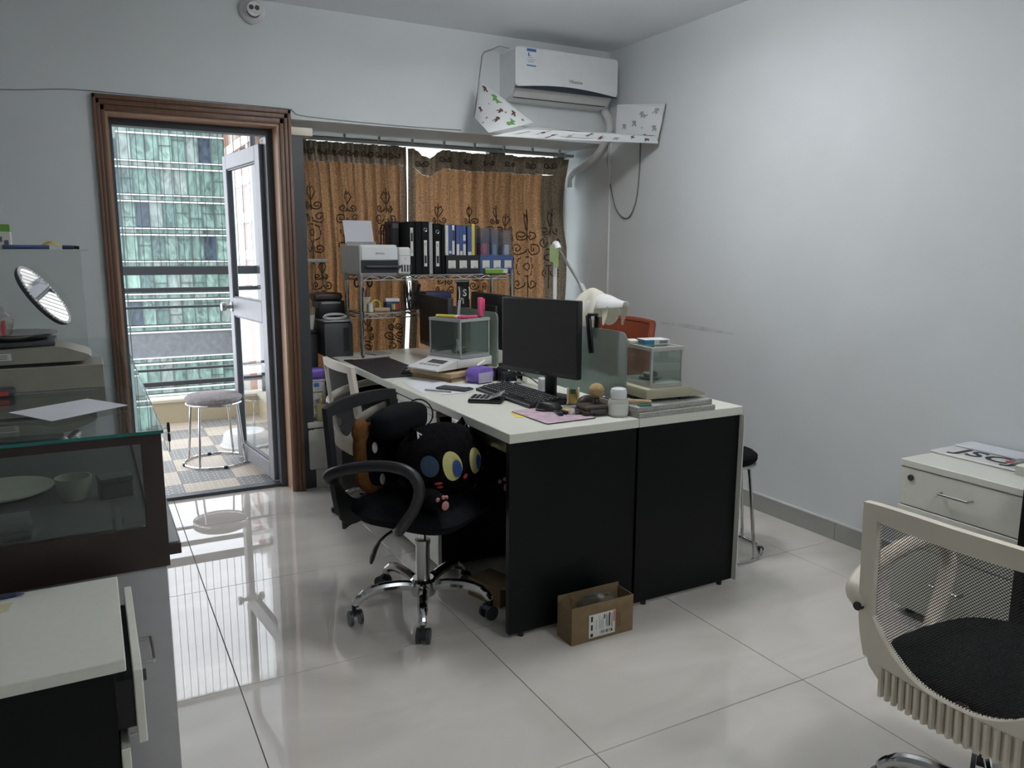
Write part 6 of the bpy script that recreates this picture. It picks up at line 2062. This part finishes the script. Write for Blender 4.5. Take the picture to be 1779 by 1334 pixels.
# on top of the counter
ZC = GZ - .0012
sheet_on('paper_sheet', 'white sheet lying on the glass counter top', [(-.208, 2.404), (-.105, 2.232), (.073, 2.374), (-.025, 2.53)], ZC, m_paper)
wb2 = thing('wooden_riser', 'cream wooden riser under the shop scale on the counter', 'riser', (-.19, 2.83, ZC))
MB().rbox(-.22, .215, -.105, .085, 0, .074, .002, 1).build('block', m_beiged, wb2)
ss = thing('shop_scale', 'aged beige electronic scale with steel dish on the counter', 'scale', (-.20, 2.83, ZC + .0745))
prof = [(-.18, 0.010), (-.18, .052), (.095, .060), (.125, .055), (.185, .032), (.195, .022), (.170, .012)]
MB().prism(prof, -.10, .10, X=Matrix(((1, 0, 0, 0), (0, 0, 1, 0), (0, 1, 0, 0), (0, 0, 0, 1)))).build('body', m_beiged, ss)
MB().box(-.145, -.015, -.1008, -.1002, .024, .044).build('rating_plate', m_label, ss, 0)
for z in (.028, .033, .038):
    MB().box(-.14, -.025, -.1013, -.1009, z, z + .0018).build('plate_print', m_graylet, ss, 0)
MB().box(-.175, -.160, -.1008, -.1002, .020, .036).build('inspection_mark', m_label, ss, 0)
MB().box(-.17, .10, -.085, .085, 0, .0098).build('foot_plate', m_black, ss, 0)
MB().rbox(-.16, .10, -.09, .09, .0602, .076, .004).build('pan_support', m_dgray, ss)
MB().lathe([(0, .0765), (.085, .0765), (.115, .094), (.118, .098), (.112, .097), (.083, .080), (0, .080)], 36, X=T(-.01, 0, 0)).build('dish', m_chrome, ss)
pbg = thing('plastic_pouch', 'clear plastic bag with red wrappers lying in the scale dish', 'bag', (-.255, 2.82, ZC + .1549))
rr = random.Random(12)
fmm = MB().ell((0, 0, .05), (.055, .05, .05), 16, 12)
fmm.v = [(x * (1 - z * 3) + rr.uniform(-.006, .006), y + rr.uniform(-.006, .006), max(0, z + rr.uniform(-.006, .006))) for x, y, z in fmm.v]
fmm.build('film', m_cling, pbg, 15)
for k in range(4):
    MB().rbox(-.025 + k * .013, -.013 + k * .013, -.02 + .008 * k, -.005 + .008 * k, .008, .045 + .01 * (k % 2), .004).build('wrapper', m_redf, pbg)
# vanity mirror standing behind
mr = thing('vanity_mirror', 'round tilting mirror with scalloped rim behind the shop scale', 'mirror', (-.128, 2.985, ZC))
MB().lathe([(0, 0), (.055, 0), (.055, .008), (.02, .014), (.006, .02), (.005, .16), (0, .16)], 24).build('stand', m_dgray, mr)
mir = M('mirror_silver', (0.92, 0.93, 0.94), 0.01, metal=1.0, var=0)
MZ = Matrix.Translation((0, 0, .275)) @ Vector((.80, -.21, .56)).to_track_quat('Z', 'Y').to_matrix().to_4x4()
MB().lathe([(0, -.012), (.108, -.012), (.113, -.004), (.113, .0), (.106, .003), (0, .003)], 40, X=MZ).build('rim', m_dgray, mr)
MB().lathe([(0, .0032), (.104, .0032), (.104, .0042), (0, .0042)], 40, X=MZ).build('mirror_glass', mir, mr)
scl = MB()
for k in range(56):
    a = 2 * PI * k / 56
    scl.ell((.108 * math.cos(a), .108 * math.sin(a), .003), (.0055, .0055, .004), 8, 6, X=MZ)
tag(scl.build('scalloped_bead', m_white2, mr, 60), kind='stuff')
sg = thing('digital_timer', 'grey digital gadget with red figures at the counter edge', 'gadget', (-.255, 2.68, ZC))
MB().rbox(-.05, .045, -.03, .03, 0, .024, .008, 2).build('body', m_dgray, sg)
MB().box(-.03, .03, -.0308, -.0302, .006, .018).build('display', m_redink, sg, 0)
# acrylic riser with pens and a green carton
ar = thing('acrylic_riser', 'clear acrylic riser at the back of the counter', 'riser', (-.24, 3.24, ZC))
MB().box(-.26, .252, -.14, .14, .4195, .4235).build('top_plate', m_acryl, ar, 0)
MB().box(.222, .227, -.13, .13, 0, .4193).build('side_plate', m_acryl, ar, 0)
MB().box(-.26, .2215, .124, .129, 0, .4193).build('back_plate', m_acryl, ar, 0)
ZR = ZC + .4238
gcx = thing('green_carton', 'green topped white carton at the left end of the acrylic riser', 'box', (-.275, 3.17, ZR))
MB().rbox(-.06, .06, -.03, .03, 0, .058, .001, 1).build('carton', m_label, gcx)
MB().rbox(-.0605, .0605, -.0305, .0305, .0582, .082, .001, 1).build('green_top', m_green, gcx)
for k in range(3):
    MB().box(.005 + .018 * k, .018 + .018 * k, -.0308, -.0302, .012 + .012 * (k % 2), .030 + .012 * (k % 2)).build('print', m_graylet, gcx, 0)
bp = thing('marker_bundle', 'blue markers lying on the acrylic riser', 'markers', (-.165, 3.15, ZR))
for k in range(3):
    MB().cyl((-.075 + .005 * k, -.02 + .014 * k, .0075), (.06 - .012 * k, -.012 + .013 * k, .0075), .0072, n=10).build('marker', m_blue if k != 1 else m_navy, bp)
yb2 = thing('yellow_ribbon', 'yellow ribbon scraps on the acrylic riser', 'ribbon', (-.105, 3.195, ZR))
MB().sheet(lambda u, v: (-.04 + .085 * u, -.02 + .04 * v, .002 + .026 * math.sin(PI * u) * (.6 + .4 * v)), 12, 4, (0, 0, .001)).build('ribbon', m_yelplas, yb2, 60)
MB().sheet(lambda u, v: (-.03 + .05 * u, .0 + .012 * v, .030 + .012 * u - .03 * u * u), 8, 2, (0, 0, .001)).build('ribbon', m_yelplas, yb2, 60)
lpn = thing('lipstick', 'dark capped lipstick lying near the end of the acrylic riser', 'lipstick', (-.045, 3.15, ZR))
MB().cyl((-.022, 0, .0072), (.012, 0, .0072), .007, n=12).build('tube', m_navy, lpn)
MB().cyl((.0124, 0, .0072), (.03, 0, .0062), .006, n=12).build('cap', m_blackg, lpn)

# on the near pedestal
bpn = thing('ballpoint_pen', 'blue ballpoint pen on the near white pedestal', 'pen', (-.215, 1.885, .6204), .05)
MB().cyl((-.06, 0, .004), (.03, 0, .004), .004, n=10).build('barrel', m_navy, bpn)
MB().cyl((.0302, 0, .004), (.045, 0, .004), .0035, .001, n=10).build('tip', m_blue, bpn)
sheet_on('sticky_note', 'pale yellow note on the near white pedestal', [(-.26, 1.80), (-.195, 1.815), (-.19, 1.86), (-.255, 1.85)], .6202, M('pale_yellow_paper', (0.62, 0.58, 0.36), .8))
